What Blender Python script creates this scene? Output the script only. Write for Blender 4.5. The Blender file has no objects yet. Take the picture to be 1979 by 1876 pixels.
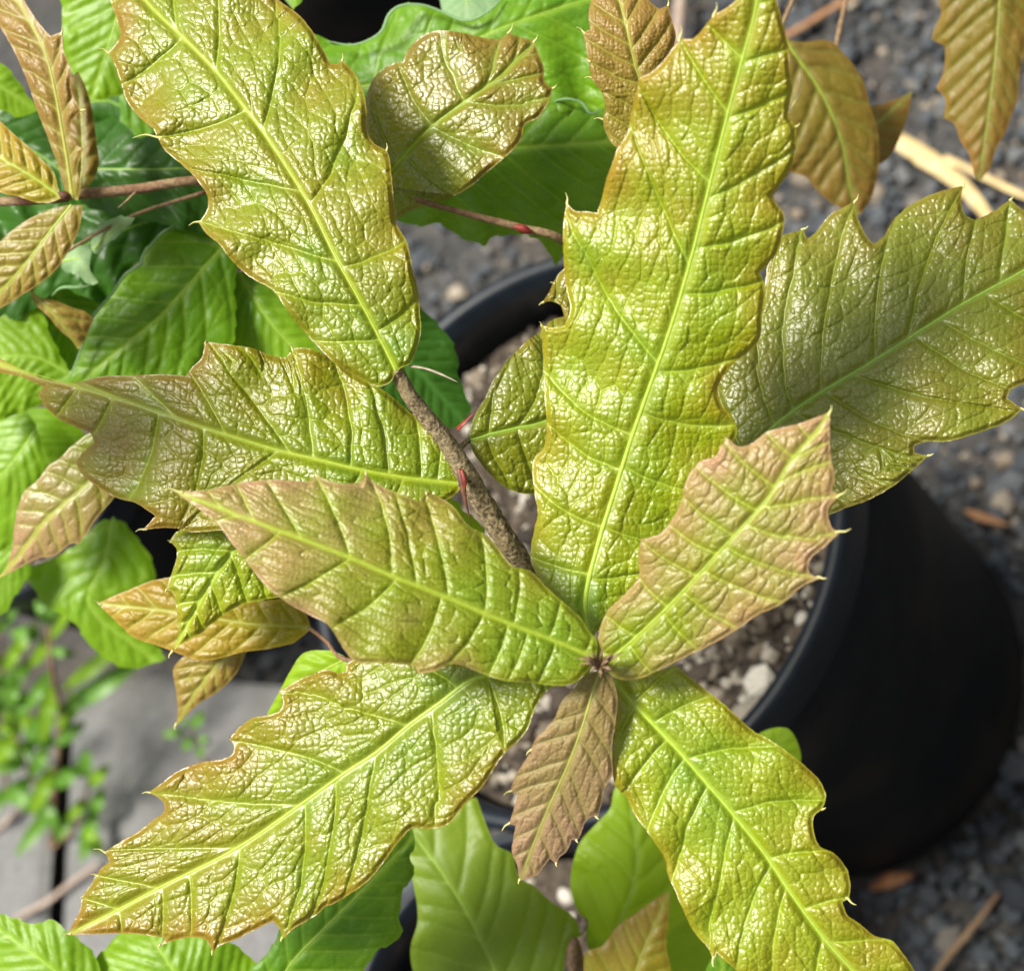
import bpy, math, random
import numpy as np
from mathutils import Matrix, Vector

# ------------------------------------------------------------------ camera, world, sun, exposure
SC = bpy.context.scene
IMG_W, IMG_H, FOC = 1979.0, 1876.0, 3469.0          # drawing units of the photograph
CX, CY = IMG_W / 2, IMG_H / 2
TILT, NADIR = math.radians(36.4), math.radians(30.4)
UP = np.array([-math.cos(NADIR) * math.sin(TILT), math.sin(NADIR) * math.sin(TILT), math.cos(TILT)])
wx = np.array([1., 0, 0]) - UP[0] * UP; wx /= np.linalg.norm(wx)
wy = np.cross(UP, wx)
ROT = np.stack([wx, wy, UP])                         # camera space -> world space
POT_R, POT_RB, POT_H, POT_D = 0.110, 0.0926, 0.268, 0.649
RIM_C = np.array([(1078.4 - CX) / FOC * POT_D, -(1015.2 - CY) / FOC * POT_D, -POT_D])
CAM = np.array([0, 0, POT_H]) - ROT @ RIM_C

def at(x, y, d):
    """photo point + distance along the optical axis -> world point"""
    x, y, d = np.broadcast_arrays(np.asarray(x, float), np.asarray(y, float), np.asarray(d, float))
    p = np.stack([(x - CX) / FOC * d, -(y - CY) / FOC * d, -d], -1)
    return p @ ROT.T + CAM

def to_photo(P):
    q = (np.asarray(P) - CAM) @ ROT
    return CX + FOC * q[..., 0] / -q[..., 2], CY - FOC * q[..., 1] / -q[..., 2], -q[..., 2]

def ground_depth(x, y, z=0.0):
    ray = np.array([(x - CX) / FOC, -(y - CY) / FOC, -1.0]) @ ROT.T
    return (z - CAM[2]) / ray[2]

def on_ground(x, y, z=0.0):
    return at(x, y, ground_depth(x, y, z))

cam_data = bpy.data.cameras.new('camera')
cam = bpy.data.objects.new('camera', cam_data)
SC.collection.objects.link(cam)
M = Matrix([list(ROT[0]) + [CAM[0]], list(ROT[1]) + [CAM[1]], list(ROT[2]) + [CAM[2]], [0, 0, 0, 1]])
cam.matrix_world = M
cam_data.sensor_fit = 'HORIZONTAL'; cam_data.sensor_width = 36.0
cam_data.lens = 36.0 * FOC / IMG_W
cam_data.clip_start = 0.01; cam_data.clip_end = 2000.0
cam_data.dof.use_dof = True
cam_data.dof.focus_distance = 0.405
cam_data.dof.aperture_fstop = 15.0
SC.camera = cam

SUN_TILT, SUN_DIR = math.radians(8), math.radians(15)      # off the zenith, towards the photo's upper left
sun_cam_dir = UP * math.cos(SUN_TILT)
side = np.array([-math.cos(SUN_DIR), math.sin(SUN_DIR), 0.0]); side -= side.dot(UP) * UP; side /= np.linalg.norm(side)
sun_w = ROT @ (sun_cam_dir + side * math.sin(SUN_TILT))
sun_el = math.asin(sun_w[2]); sun_az = math.atan2(sun_w[0], sun_w[1])

world = bpy.data.worlds.new('World'); SC.world = world; world.use_nodes = True
wn = world.node_tree.nodes; wl = world.node_tree.links
bg = wn['Background']
sky = wn.new('ShaderNodeTexSky'); sky.sky_type = 'NISHITA'; sky.sun_disc = False
sky.sun_elevation = sun_el; sky.sun_rotation = sun_az
sky.air_density = 1.0; sky.dust_density = 4.0; sky.ozone_density = 1.0
hs = wn.new('ShaderNodeHueSaturation'); hs.inputs['Saturation'].default_value = 0.2   # thin high cloud whitens the sky
wl.new(sky.outputs['Color'], hs.inputs['Color']); wl.new(hs.outputs['Color'], bg.inputs['Color'])
bg.inputs['Strength'].default_value = 0.07

sun_data = bpy.data.lights.new('sun', 'SUN'); sun_data.energy = 4.0; sun_data.angle = math.radians(17)
sun_data.color = (1.0, 0.95, 0.84)
sun = bpy.data.objects.new('sun', sun_data); SC.collection.objects.link(sun)
sun.rotation_euler = Vector(sun_w).to_track_quat('Z', 'Y').to_euler()
sun.location = (0, 0, 3)

SC.view_settings.view_transform = 'Standard'; SC.view_settings.look = 'None'
SC.view_settings.exposure = 1.12; SC.view_settings.gamma = 1.0; SC.view_settings.use_curve_mapping = False
SC.cycles.use_denoising = True
SC.cycles.max_bounces = 8; SC.cycles.diffuse_bounces = 4; SC.cycles.transmission_bounces = 6
SC.cycles.sample_clamp_indirect = 4.0

rng = np.random.default_rng(7)
random.seed(7)

# ------------------------------------------------------------------ materials
def mat_new(name):
    m = bpy.data.materials.new(name); m.use_nodes = True
    return m, m.node_tree.nodes, m.node_tree.links, m.node_tree.nodes['Principled BSDF']

def mixcol(n, l, fac, a, b):
    mx = n.new('ShaderNodeMix'); mx.data_type = 'RGBA'
    for sock, v in ((mx.inputs[0], fac), (mx.inputs[6], a), (mx.inputs[7], b)):
        if isinstance(v, (int, float)): sock.default_value = v
        elif isinstance(v, tuple): sock.default_value = (*v, 1)
        else: l.new(v, sock)
    return mx.outputs[2]

def leaf_material(name, inner, outer, vein, rough=0.32, trans=0.3, spec=0.5, speck=0.5, sheen=0.0, patch=None, fresh=None):
    """blade pigment from centre to margin, vein colour, fine felt grain, glossy cuticle, light through the blade"""
    m, n, l, b = mat_new(name)
    at_t = n.new('ShaderNodeAttribute'); at_t.attribute_name = 'tint'
    at_v = n.new('ShaderNodeAttribute'); at_v.attribute_name = 'vein'
    tc = n.new('ShaderNodeTexCoord')
    nz = n.new('ShaderNodeTexNoise'); nz.inputs['Scale'].default_value = 160; nz.inputs['Detail'].default_value = 4
    l.new(tc.outputs['Object'], nz.inputs['Vector'])
    ad = n.new('ShaderNodeMath'); ad.operation = 'MULTIPLY_ADD'
    l.new(nz.outputs['Fac'], ad.inputs[0]); ad.inputs[1].default_value = 0.5; ad.inputs[2].default_value = -0.25
    ad2 = n.new('ShaderNodeMath'); ad2.operation = 'ADD'; ad2.use_clamp = True
    l.new(at_t.outputs['Fac'], ad2.inputs[0]); l.new(ad.outputs[0], ad2.inputs[1])
    col = mixcol(n, l, ad2.outputs[0], inner, outer)
    if fresh:
        ng = n.new('ShaderNodeMath'); ng.operation = 'MULTIPLY'; ng.use_clamp = True; ng.inputs[1].default_value = -1.6
        l.new(at_t.outputs['Fac'], ng.inputs[0])
        col = mixcol(n, l, ng.outputs[0], col, fresh)
    if patch:
        n2 = n.new('ShaderNodeTexNoise'); n2.inputs['Scale'].default_value = 45; n2.inputs['Detail'].default_value = 3
        l.new(tc.outputs['Object'], n2.inputs['Vector'])
        mr = n.new('ShaderNodeMapRange'); mr.inputs[1].default_value = 0.45; mr.inputs[2].default_value = 0.7
        l.new(n2.outputs['Fac'], mr.inputs[0])
        mm = n.new('ShaderNodeMath'); mm.operation = 'MULTIPLY'; l.new(mr.outputs[0], mm.inputs[0]); mm.inputs[1].default_value = 0.55
        col = mixcol(n, l, mm.outputs[0], col, patch)
    n3 = n.new('ShaderNodeTexNoise'); n3.inputs['Scale'].default_value = 2600; n3.inputs['Detail'].default_value = 2
    l.new(tc.outputs['Object'], n3.inputs['Vector'])
    mr3 = n.new('ShaderNodeMapRange'); mr3.inputs[1].default_value = 0.3; mr3.inputs[2].default_value = 0.7
    mr3.inputs[3].default_value = 1 - 0.45 * speck; mr3.inputs[4].default_value = 1 + 0.45 * speck
    l.new(n3.outputs['Fac'], mr3.inputs[0])
    hsv = n.new('ShaderNodeHueSaturation'); l.new(col, hsv.inputs['Color']); l.new(mr3.outputs[0], hsv.inputs['Value'])
    col = mixcol(n, l, at_v.outputs['Fac'], hsv.outputs['Color'], vein)
    l.new(col, b.inputs['Base Color'])
    rr = n.new('ShaderNodeMapRange'); rr.inputs[3].default_value = rough * 0.75; rr.inputs[4].default_value = rough * 1.35
    l.new(nz.outputs['Fac'], rr.inputs[0]); l.new(rr.outputs[0], b.inputs['Roughness'])
    b.inputs['Specular IOR Level'].default_value = spec
    if sheen:
        b.inputs['Sheen Weight'].default_value = sheen; b.inputs['Sheen Roughness'].default_value = 0.4
        b.inputs['Sheen Tint'].default_value = (1, 0.85, 0.7, 1)
    bp = n.new('ShaderNodeBump'); bp.inputs['Strength'].default_value = 0.25; bp.inputs['Distance'].default_value = 0.00012
    l.new(n3.outputs['Fac'], bp.inputs['Height']); l.new(bp.outputs['Normal'], b.inputs['Normal'])
    tr = n.new('ShaderNodeBsdfTranslucent')
    tcol = n.new('ShaderNodeHueSaturation'); tcol.inputs['Saturation'].default_value = 1.1; tcol.inputs['Value'].default_value = 1.5
    l.new(col, tcol.inputs['Color']); l.new(tcol.outputs['Color'], tr.inputs['Color'])
    ms = n.new('ShaderNodeMixShader'); ms.inputs[0].default_value = trans
    l.new(b.outputs[0], ms.inputs[1]); l.new(tr.outputs[0], ms.inputs[2])
    l.new(ms.outputs[0], n['Material Output'].inputs['Surface'])
    return m

def grain_material(name, c1, c2, scale=300, rough=0.8, bump=0.3, dist=0.001, detail=5, spec=0.4, c3=None, scale3=40):
    m, n, l, b = mat_new(name)
    tc = n.new('ShaderNodeTexCoord')
    nz = n.new('ShaderNodeTexNoise'); nz.inputs['Scale'].default_value = scale; nz.inputs['Detail'].default_value = detail
    l.new(tc.outputs['Object'], nz.inputs['Vector'])
    mr = n.new('ShaderNodeMapRange'); mr.inputs[1].default_value = 0.35; mr.inputs[2].default_value = 0.65
    l.new(nz.outputs['Fac'], mr.inputs[0])
    col = mixcol(n, l, mr.outputs[0], c1, c2)
    if c3:
        n2 = n.new('ShaderNodeTexNoise'); n2.inputs['Scale'].default_value = scale3; n2.inputs['Detail'].default_value = 4
        l.new(tc.outputs['Object'], n2.inputs['Vector'])
        m2 = n.new('ShaderNodeMapRange'); m2.inputs[1].default_value = 0.48; m2.inputs[2].default_value = 0.66
        l.new(n2.outputs['Fac'], m2.inputs[0])
        col = mixcol(n, l, m2.outputs[0], col, c3)
    l.new(col, b.inputs['Base Color']); b.inputs['Roughness'].default_value = rough
    b.inputs['Specular IOR Level'].default_value = spec
    bp = n.new('ShaderNodeBump'); bp.inputs['Strength'].default_value = bump; bp.inputs['Distance'].default_value = dist
    l.new(nz.outputs['Fac'], bp.inputs['Height']); l.new(bp.outputs['Normal'], b.inputs['Normal'])
    return m

def chunk_material(name, stops, rough=0.85):
    """one of several mineral colours per lump (attribute 'pick'), with grain"""
    m, n, l, b = mat_new(name)
    a = n.new('ShaderNodeAttribute'); a.attribute_name = 'pick'
    r = n.new('ShaderNodeValToRGB'); r.color_ramp.interpolation = 'LINEAR'
    while len(r.color_ramp.elements) < len(stops): r.color_ramp.elements.new(0.5)
    for e, (p, c) in zip(r.color_ramp.elements, stops): e.position = p; e.color = (*c, 1)
    l.new(a.outputs['Fac'], r.inputs[0])
    tc = n.new('ShaderNodeTexCoord'); nz = n.new('ShaderNodeTexNoise'); nz.inputs['Scale'].default_value = 700
    l.new(tc.outputs['Object'], nz.inputs['Vector'])
    mr = n.new('ShaderNodeMapRange'); mr.inputs[3].default_value = 0.55; mr.inputs[4].default_value = 1.4
    l.new(nz.outputs['Fac'], mr.inputs[0])
    h = n.new('ShaderNodeHueSaturation'); l.new(r.outputs['Color'], h.inputs['Color']); l.new(mr.outputs[0], h.inputs['Value'])
    l.new(h.outputs['Color'], b.inputs['Base Color']); b.inputs['Roughness'].default_value = rough
    return m

MAT = {
    # mature leaves of the oak: olive green centre, amber margin
    'oak': leaf_material('leaf_olive_green', (0.175, 0.222, 0.0015), (0.225, 0.130, 0.0015), (0.36, 0.42, 0.04), rough=0.37, spec=.9, patch=(0.205, 0.17, 0.0015), fresh=(0.105, 0.20, 0.004)),
    'oak_green': leaf_material('leaf_light_green', (0.220, 0.285, 0.002), (0.265, 0.172, 0.003), (0.40, 0.50, 0.06), rough=0.37, spec=.9, patch=(0.24, 0.22, 0.002), fresh=(0.125, 0.245, 0.008)),
    'oak_dark': leaf_material('leaf_deep_olive', (0.160, 0.190, 0.006), (0.19, 0.128, 0.007), (0.24, 0.32, 0.04), rough=0.36, spec=1.0, patch=(0.19, 0.16, 0.008)),
    'young': leaf_material('leaf_young_bronze', (0.170, 0.210, 0.002), (0.34, 0.205, 0.105), (0.36, 0.42, 0.05), rough=0.40, spec=.65, patch=(0.23, 0.165, 0.008), sheen=0.05, fresh=(0.14, 0.25, 0.005)),
    'brown': leaf_material('leaf_bronze_brown', (0.205, 0.165, 0.020), (0.25, 0.155, 0.036), (0.30, 0.30, 0.05), rough=0.42, patch=(0.24, 0.13, 0.030), sheen=0.1),
    'bronze': leaf_material('leaf_dusty_bronze', (0.21, 0.165, 0.050), (0.28, 0.175, 0.100), (0.24, 0.24, 0.06), rough=0.52, spec=.45, patch=(0.21, 0.14, 0.05), sheen=0.1),
    'dull': leaf_material('leaf_dull_brown', (0.160, 0.125, 0.010), (0.20, 0.105, 0.018), (0.17, 0.19, 0.04), rough=0.5, patch=(0.13, 0.09, 0.02)),
    'amber': leaf_material('leaf_amber', (0.25, 0.21, 0.008), (0.31, 0.19, 0.025), (0.32, 0.32, 0.05), rough=0.42, patch=(0.22, 0.14, 0.01)),
    'green': leaf_material('leaf_bright_green', (0.090, 0.215, 0.004), (0.155, 0.29, 0.008), (0.22, 0.36, 0.03), rough=0.42, spec=0.35, speck=0.3, patch=(0.04, 0.13, 0.008)),
    'spring': leaf_material('leaf_spring_green', (0.14, 0.285, 0.006), (0.19, 0.34, 0.010), (0.26, 0.42, 0.04), rough=0.42, spec=0.4, speck=0.3, trans=0.4, patch=(0.10, 0.23, 0.006)),
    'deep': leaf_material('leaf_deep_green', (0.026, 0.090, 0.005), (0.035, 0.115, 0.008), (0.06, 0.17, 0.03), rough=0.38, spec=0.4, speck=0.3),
    'lime': leaf_material('leaf_lime_green', (0.23, 0.38, 0.010), (0.25, 0.40, 0.014), (0.26, 0.40, 0.04), rough=0.45, spec=0.3, speck=0.15, trans=0.4),
    'moss': leaf_material('leaf_moss_green', (0.15, 0.24, 0.018), (0.19, 0.28, 0.018), (0.22, 0.33, 0.05), rough=0.42, spec=0.4, speck=0.2, trans=0.45),
    'felt': leaf_material('leaf_felted_underside', (0.20, 0.33, 0.16), (0.24, 0.37, 0.19), (0.3, 0.42, 0.22), rough=0.7, spec=0.2, speck=0.3),
    'weed': leaf_material('weed_leaf_green', (0.055, 0.17, 0.010), (0.10, 0.25, 0.015), (0.13, 0.25, 0.04), rough=0.4, speck=0.1),
    'rib': grain_material('midrib_green', (0.19, 0.28, 0.015), (0.26, 0.33, 0.03), 900, 0.45, 0.2, 0.0002),
    'rib_pale': grain_material('midrib_pale_green', (0.24, 0.36, 0.03), (0.31, 0.41, 0.05), 900, 0.45, 0.2, 0.0002),
    'rib_dark': grain_material('midrib_dull_green', (0.18, 0.31, 0.035), (0.24, 0.37, 0.05), 900, 0.45, 0.2, 0.0002),
    'rib_brown': grain_material('midrib_brown_green', (0.25, 0.25, 0.05), (0.30, 0.30, 0.06), 900, 0.5, 0.2, 0.0002),
    'bristle': grain_material('bristle_straw', (0.42, 0.42, 0.14), (0.55, 0.50, 0.22), 900, 0.5, 0.1, 0.0002),
    'bark': grain_material('young_bark_felt', (0.060, 0.040, 0.022), (0.30, 0.235, 0.13), 1100, 0.85, 0.8, 0.0005, c3=(0.16, 0.12, 0.06), scale3=90),
    'bark_green': grain_material('twig_bark', (0.13, 0.075, 0.04), (0.24, 0.17, 0.09), 900, 0.8, 0.6, 0.0004, c3=(0.14, 0.05, 0.03), scale3=60),
    'bud': grain_material('bud_scale_brown', (0.10, 0.055, 0.035), (0.22, 0.15, 0.08), 900, 0.7, 0.5, 0.0003),
    'red': grain_material('stipule_red', (0.14, 0.012, 0.010), (0.22, 0.035, 0.02), 600, 0.5, 0.2, 0.0003),
    'dark_red': grain_material('stipule_dark', (0.07, 0.022, 0.014), (0.15, 0.06, 0.035), 600, 0.6, 0.2, 0.0003),
    'grey_stip': grain_material('stipule_grey', (0.16, 0.12, 0.09), (0.28, 0.23, 0.18), 600, 0.6, 0.2, 0.0003),
    'plastic': grain_material('black_nursery_plastic', (0.0028, 0.0035, 0.0045), (0.005, 0.006, 0.007), 60, 0.6, 0.1, 0.0005, spec=0.15, c3=(0.014, 0.012, 0.010), scale3=16),
    'rim': grain_material('pot_rim_plastic', (0.003, 0.006, 0.011), (0.006, 0.010, 0.017), 90, 0.45, 0.15, 0.0004, spec=0.3),
    'concrete': grain_material('concrete_slab', (0.100, 0.101, 0.100), (0.145, 0.146, 0.145), 260, 0.9, 0.5, 0.001, c3=(0.078, 0.077, 0.074), scale3=16),
    'ground': grain_material('gravelly_dirt', (0.018, 0.019, 0.020), (0.055, 0.053, 0.050), 140, 0.9, 1.0, 0.004, c3=(0.045, 0.034, 0.025), scale3=9),
    'soil': grain_material('potting_mix', (0.020, 0.015, 0.011), (0.075, 0.058, 0.042), 190, 0.95, 1.0, 0.004),
    'straw': grain_material('dry_straw', (0.42, 0.30, 0.13), (0.58, 0.45, 0.23), 120, 0.6, 0.3, 0.0006),
    'rust': grain_material('rusty_twig', (0.20, 0.09, 0.035), (0.33, 0.17, 0.075), 200, 0.7, 0.4, 0.0006),
    'twig': grain_material('grey_pink_twig', (0.22, 0.16, 0.13), (0.34, 0.27, 0.22), 200, 0.75, 0.4, 0.0006),
    'dead': grain_material('dead_leaf_brown', (0.12, 0.045, 0.018), (0.22, 0.10, 0.04), 200, 0.7, 0.4, 0.0006),
    'gravel': chunk_material('gravel_stone', [(0, (0.020, 0.024, 0.030)), (0.45, (0.050, 0.058, 0.068)), (0.72, (0.095, 0.097, 0.10)), (0.86, (0.15, 0.12, 0.085)), (1.0, (0.26, 0.22, 0.17))]),
    'mix': chunk_material('bark_and_perlite', [(0, (0.018, 0.013, 0.010)), (0.42, (0.07, 0.05, 0.034)), (0.62, (0.17, 0.14, 0.105)), (0.80, (0.36, 0.33, 0.28)), (1.0, (0.55, 0.52, 0.46))]),
}

# ------------------------------------------------------------------ helpers
COL = SC.collection
def tag(o, label=None, cat=None, group=None, kind=None):
    if label: o['label'] = label
    if cat: o['category'] = cat
    if group: o['group'] = group
    if kind: o['kind'] = kind
    return o

def empty(name, loc):
    o = bpy.data.objects.new(name, None); o.location = Vector(loc); o.empty_display_size = 0.02
    COL.objects.link(o); return o

def mesh_obj(name, verts, tris, mat, parent=None, origin=None, attrs=None, smooth=True, quads=None):
    """verts (n,3) world coordinates; origin = world point for the object's origin"""
    verts = np.asarray(verts, float)
    if origin is None: origin = verts.mean(0)
    origin = np.asarray(origin, float)
    me = bpy.data.meshes.new(name)
    faces = np.asarray(tris if quads is None else quads, np.int32)
    k = faces.shape[1]
    me.vertices.add(len(verts)); me.vertices.foreach_set('co', (verts - origin).astype(np.float32).ravel())
    me.loops.add(faces.size); me.loops.foreach_set('vertex_index', faces.ravel())
    me.polygons.add(len(faces))
    me.polygons.foreach_set('loop_start', np.arange(len(faces), dtype=np.int32) * k)
    me.polygons.foreach_set('loop_total', np.full(len(faces), k, np.int32))
    me.polygons.foreach_set('use_smooth', np.full(len(faces), smooth))
    me.update(calc_edges=True)
    for nm, val in (attrs or {}).items():
        a = me.attributes.new(nm, 'FLOAT', 'POINT'); a.data.foreach_set('value', np.asarray(val, np.float32))
    me.materials.append(mat)
    o = bpy.data.objects.new(name, me); COL.objects.link(o)
    if parent is not None:
        o.parent = parent
        pl = np.zeros(3); p = parent
        while p is not None: pl += np.array(p.location); p = p.parent
        o.location = Vector(origin - pl)
    else:
        o.location = Vector(origin)
    return o

def catmull(pts, closed, step=4.0, sharp_deg=52):
    P = np.asarray(pts, float); n = len(P)
    T = np.zeros_like(P)
    for i in range(n):
        if not closed and (i == 0 or i == n - 1):
            T[i] = P[1] - P[0] if i == 0 else P[-1] - P[-2]
            continue
        a, b = P[i] - P[i - 1], P[(i + 1) % n] - P[i]
        la, lb = np.linalg.norm(a) + 1e-9, np.linalg.norm(b) + 1e-9
        ang = math.degrees(math.acos(max(-1, min(1, float(a @ b) / la / lb)))) if P.shape[1] == 2 else 0
        if ang > sharp_deg: continue
        T[i] = (a / la + b / lb) / 2
        T[i] *= 1.0
    out = []
    rngi = range(n if closed else n - 1)
    for i in rngi:
        p0, p1 = P[i], P[(i + 1) % n]
        L = np.linalg.norm(p1 - p0); k = max(2, int(L / step))
        t0, t1 = T[i], T[(i + 1) % n]
        if closed or 0 < i: m0 = t0 * L
        else: m0 = t0 / (np.linalg.norm(t0) + 1e-9) * L
        if closed or i + 1 < n - 1: m1 = t1 * L
        else: m1 = t1 / (np.linalg.norm(t1) + 1e-9) * L
        t = np.linspace(0, 1, k, endpoint=False)[:, None]
        h = (2 * t**3 - 3 * t**2 + 1) * p0 + (t**3 - 2 * t**2 + t) * m0 + (-2 * t**3 + 3 * t**2) * p1 + (t**3 - t**2) * m1
        out.append(h)
    if not closed: out.append(P[-1:])
    return np.concatenate(out)

def smooth_path(pts, k=8):
    """interpolate n-d points through centripetal-like tangents"""
    P = np.asarray(pts, float); n = len(P); out = []
    for i in range(n - 1):
        pm = P[i - 1] if i > 0 else 2 * P[i] - P[i + 1]
        pn = P[i + 2] if i + 2 < n else 2 * P[i + 1] - P[i]
        t = np.linspace(0, 1, k, endpoint=False)[:, None]
        m0, m1 = (P[i + 1] - pm) / 2, (pn - P[i]) / 2
        out.append((2 * t**3 - 3 * t**2 + 1) * P[i] + (t**3 - 2 * t**2 + t) * m0 + (-2 * t**3 + 3 * t**2) * P[i + 1] + (t**3 - t**2) * m1)
    out.append(P[-1:]); return np.concatenate(out)

def tube(name, pts, radii, mat, parent=None, sides=12, k=6, flat=1.0, rough=0.0, origin=None):
    """tapered tube through world points"""
    P = smooth_path(np.column_stack([np.asarray(pts, float), np.asarray(radii, float)]), k)
    C, R = P[:, :3], P[:, 3]
    n = len(C); T = np.gradient(C, axis=0); T /= np.linalg.norm(T, axis=1)[:, None] + 1e-12
    ref = np.array([0.31, 0.2, 0.93]); V = []
    for i in range(n):
        a = np.cross(T[i], ref); a /= np.linalg.norm(a); b = np.cross(T[i], a); ref = np.cross(a, T[i]) if i == 0 else ref
        an = np.arange(sides) / sides * 2 * np.pi
        rr = R[i] * (1 + rough * rng.uniform(-1, 1, sides))
        V.append(C[i] + (np.cos(an) * rr)[:, None] * a + (np.sin(an) * rr * flat)[:, None] * b)
    V = np.concatenate(V + [C[:1], C[-1:]])
    F = []
    for i in range(n - 1):
        for j in range(sides):
            a0, a1 = i * sides + j, i * sides + (j + 1) % sides
            F += [(a0, a1, a1 + sides), (a0, a1 + sides, a0 + sides)]
    for j in range(sides):
        F += [(n * sides, (j + 1) % sides, j), (n * sides + 1, (n - 1) * sides + j, (n - 1) * sides + (j + 1) % sides)]
    return mesh_obj(name, V, F, mat, parent, origin=C[0] if origin is None else origin)

def photo_tube(name, pts, widths, mat, parent, **kw):
    """points (x, y, depth) and full widths in photo units"""
    W = at([p[0] for p in pts], [p[1] for p in pts], [p[2] for p in pts])
    R = [w * p[2] / FOC / 2 for w, p in zip(widths, pts)]
    return tube(name, W, R, mat, parent, **kw)

# --- hashed Voronoi, value noise
_J = rng.random((256, 256, 2)); _N = rng.random((256, 256))
def voronoi(x, y, jit=0.85):
    ix, iy = np.floor(x).astype(int), np.floor(y).astype(int)
    f1 = np.full(x.shape, 9.0); f2 = np.full(x.shape, 9.0); idv = np.zeros(x.shape)
    for dx in (-1, 0, 1):
        for dy in (-1, 0, 1):
            cx_, cy_ = ix + dx, iy + dy
            j = _J[cx_ & 255, cy_ & 255]
            d = np.hypot(cx_ + 0.5 + jit * (j[..., 0] - 0.5) - x, cy_ + 0.5 + jit * (j[..., 1] - 0.5) - y)
            near = d < f1
            f2 = np.where(near, f1, np.minimum(f2, d)); idv = np.where(near, _N[cx_ & 255, cy_ & 255], idv); f1 = np.where(near, d, f1)
    return f1, f2, idv
def vnoise(x, y):
    ix, iy = np.floor(x).astype(int), np.floor(y).astype(int); u, v = x - ix, y - iy
    u = u * u * (3 - 2 * u); v = v * v * (3 - 2 * v)
    g = lambda a, b: _N[a & 255, b & 255]
    return (g(ix, iy) * (1 - u) + g(ix + 1, iy) * u) * (1 - v) + (g(ix, iy + 1) * (1 - u) + g(ix + 1, iy + 1) * u) * v

def seg_dist(px, py, poly, closed):
    A = poly; B = np.roll(poly, -1, 0) if closed else None
    if not closed: A, B = poly[:-1], poly[1:]
    out = np.full(px.shape, 1e9); inside = np.zeros(px.shape, bool)
    for a, b in zip(A, B):
        ex, ey = b - a; L2 = ex * ex + ey * ey + 1e-12
        t = np.clip(((px - a[0]) * ex + (py - a[1]) * ey) / L2, 0, 1)
        d = (px - a[0] - t * ex)**2 + (py - a[1] - t * ey)**2
        out = np.minimum(out, d)
        if closed and a[1] != b[1]:
            c = ((a[1] > py) != (b[1] > py)) & (px < ex * (py - a[1]) / ey + a[0])
            inside ^= c
    return np.sqrt(out), inside

def project_mid(px, py, mid, arc):
    bd = np.full(px.shape, 1e18); bs = np.zeros(px.shape); bv = np.zeros(px.shape)
    n = len(mid) - 1
    for i in range(n):
        a, b = mid[i], mid[i + 1]; e = b - a; L = math.hypot(*e) + 1e-9; tx, ty = e / L
        qx, qy = px - a[0], py - a[1]
        s = qx * tx + qy * ty
        lo = -1e9 if i == 0 else 0; hi = 1e9 if i == n - 1 else L
        sc = np.clip(s, lo, hi)
        d = (qx - sc * tx)**2 + (qy - sc * ty)**2
        m = d < bd
        v = qx * ty - qy * tx                      # >0 on the left of base -> tip as seen in the photo
        bd = np.where(m, d, bd); bs = np.where(m, arc[i] + sc, bs); bv = np.where(m, np.sign(v) * np.sqrt(d), bv)
    return bs, bv

class LeafShape: pass

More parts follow.
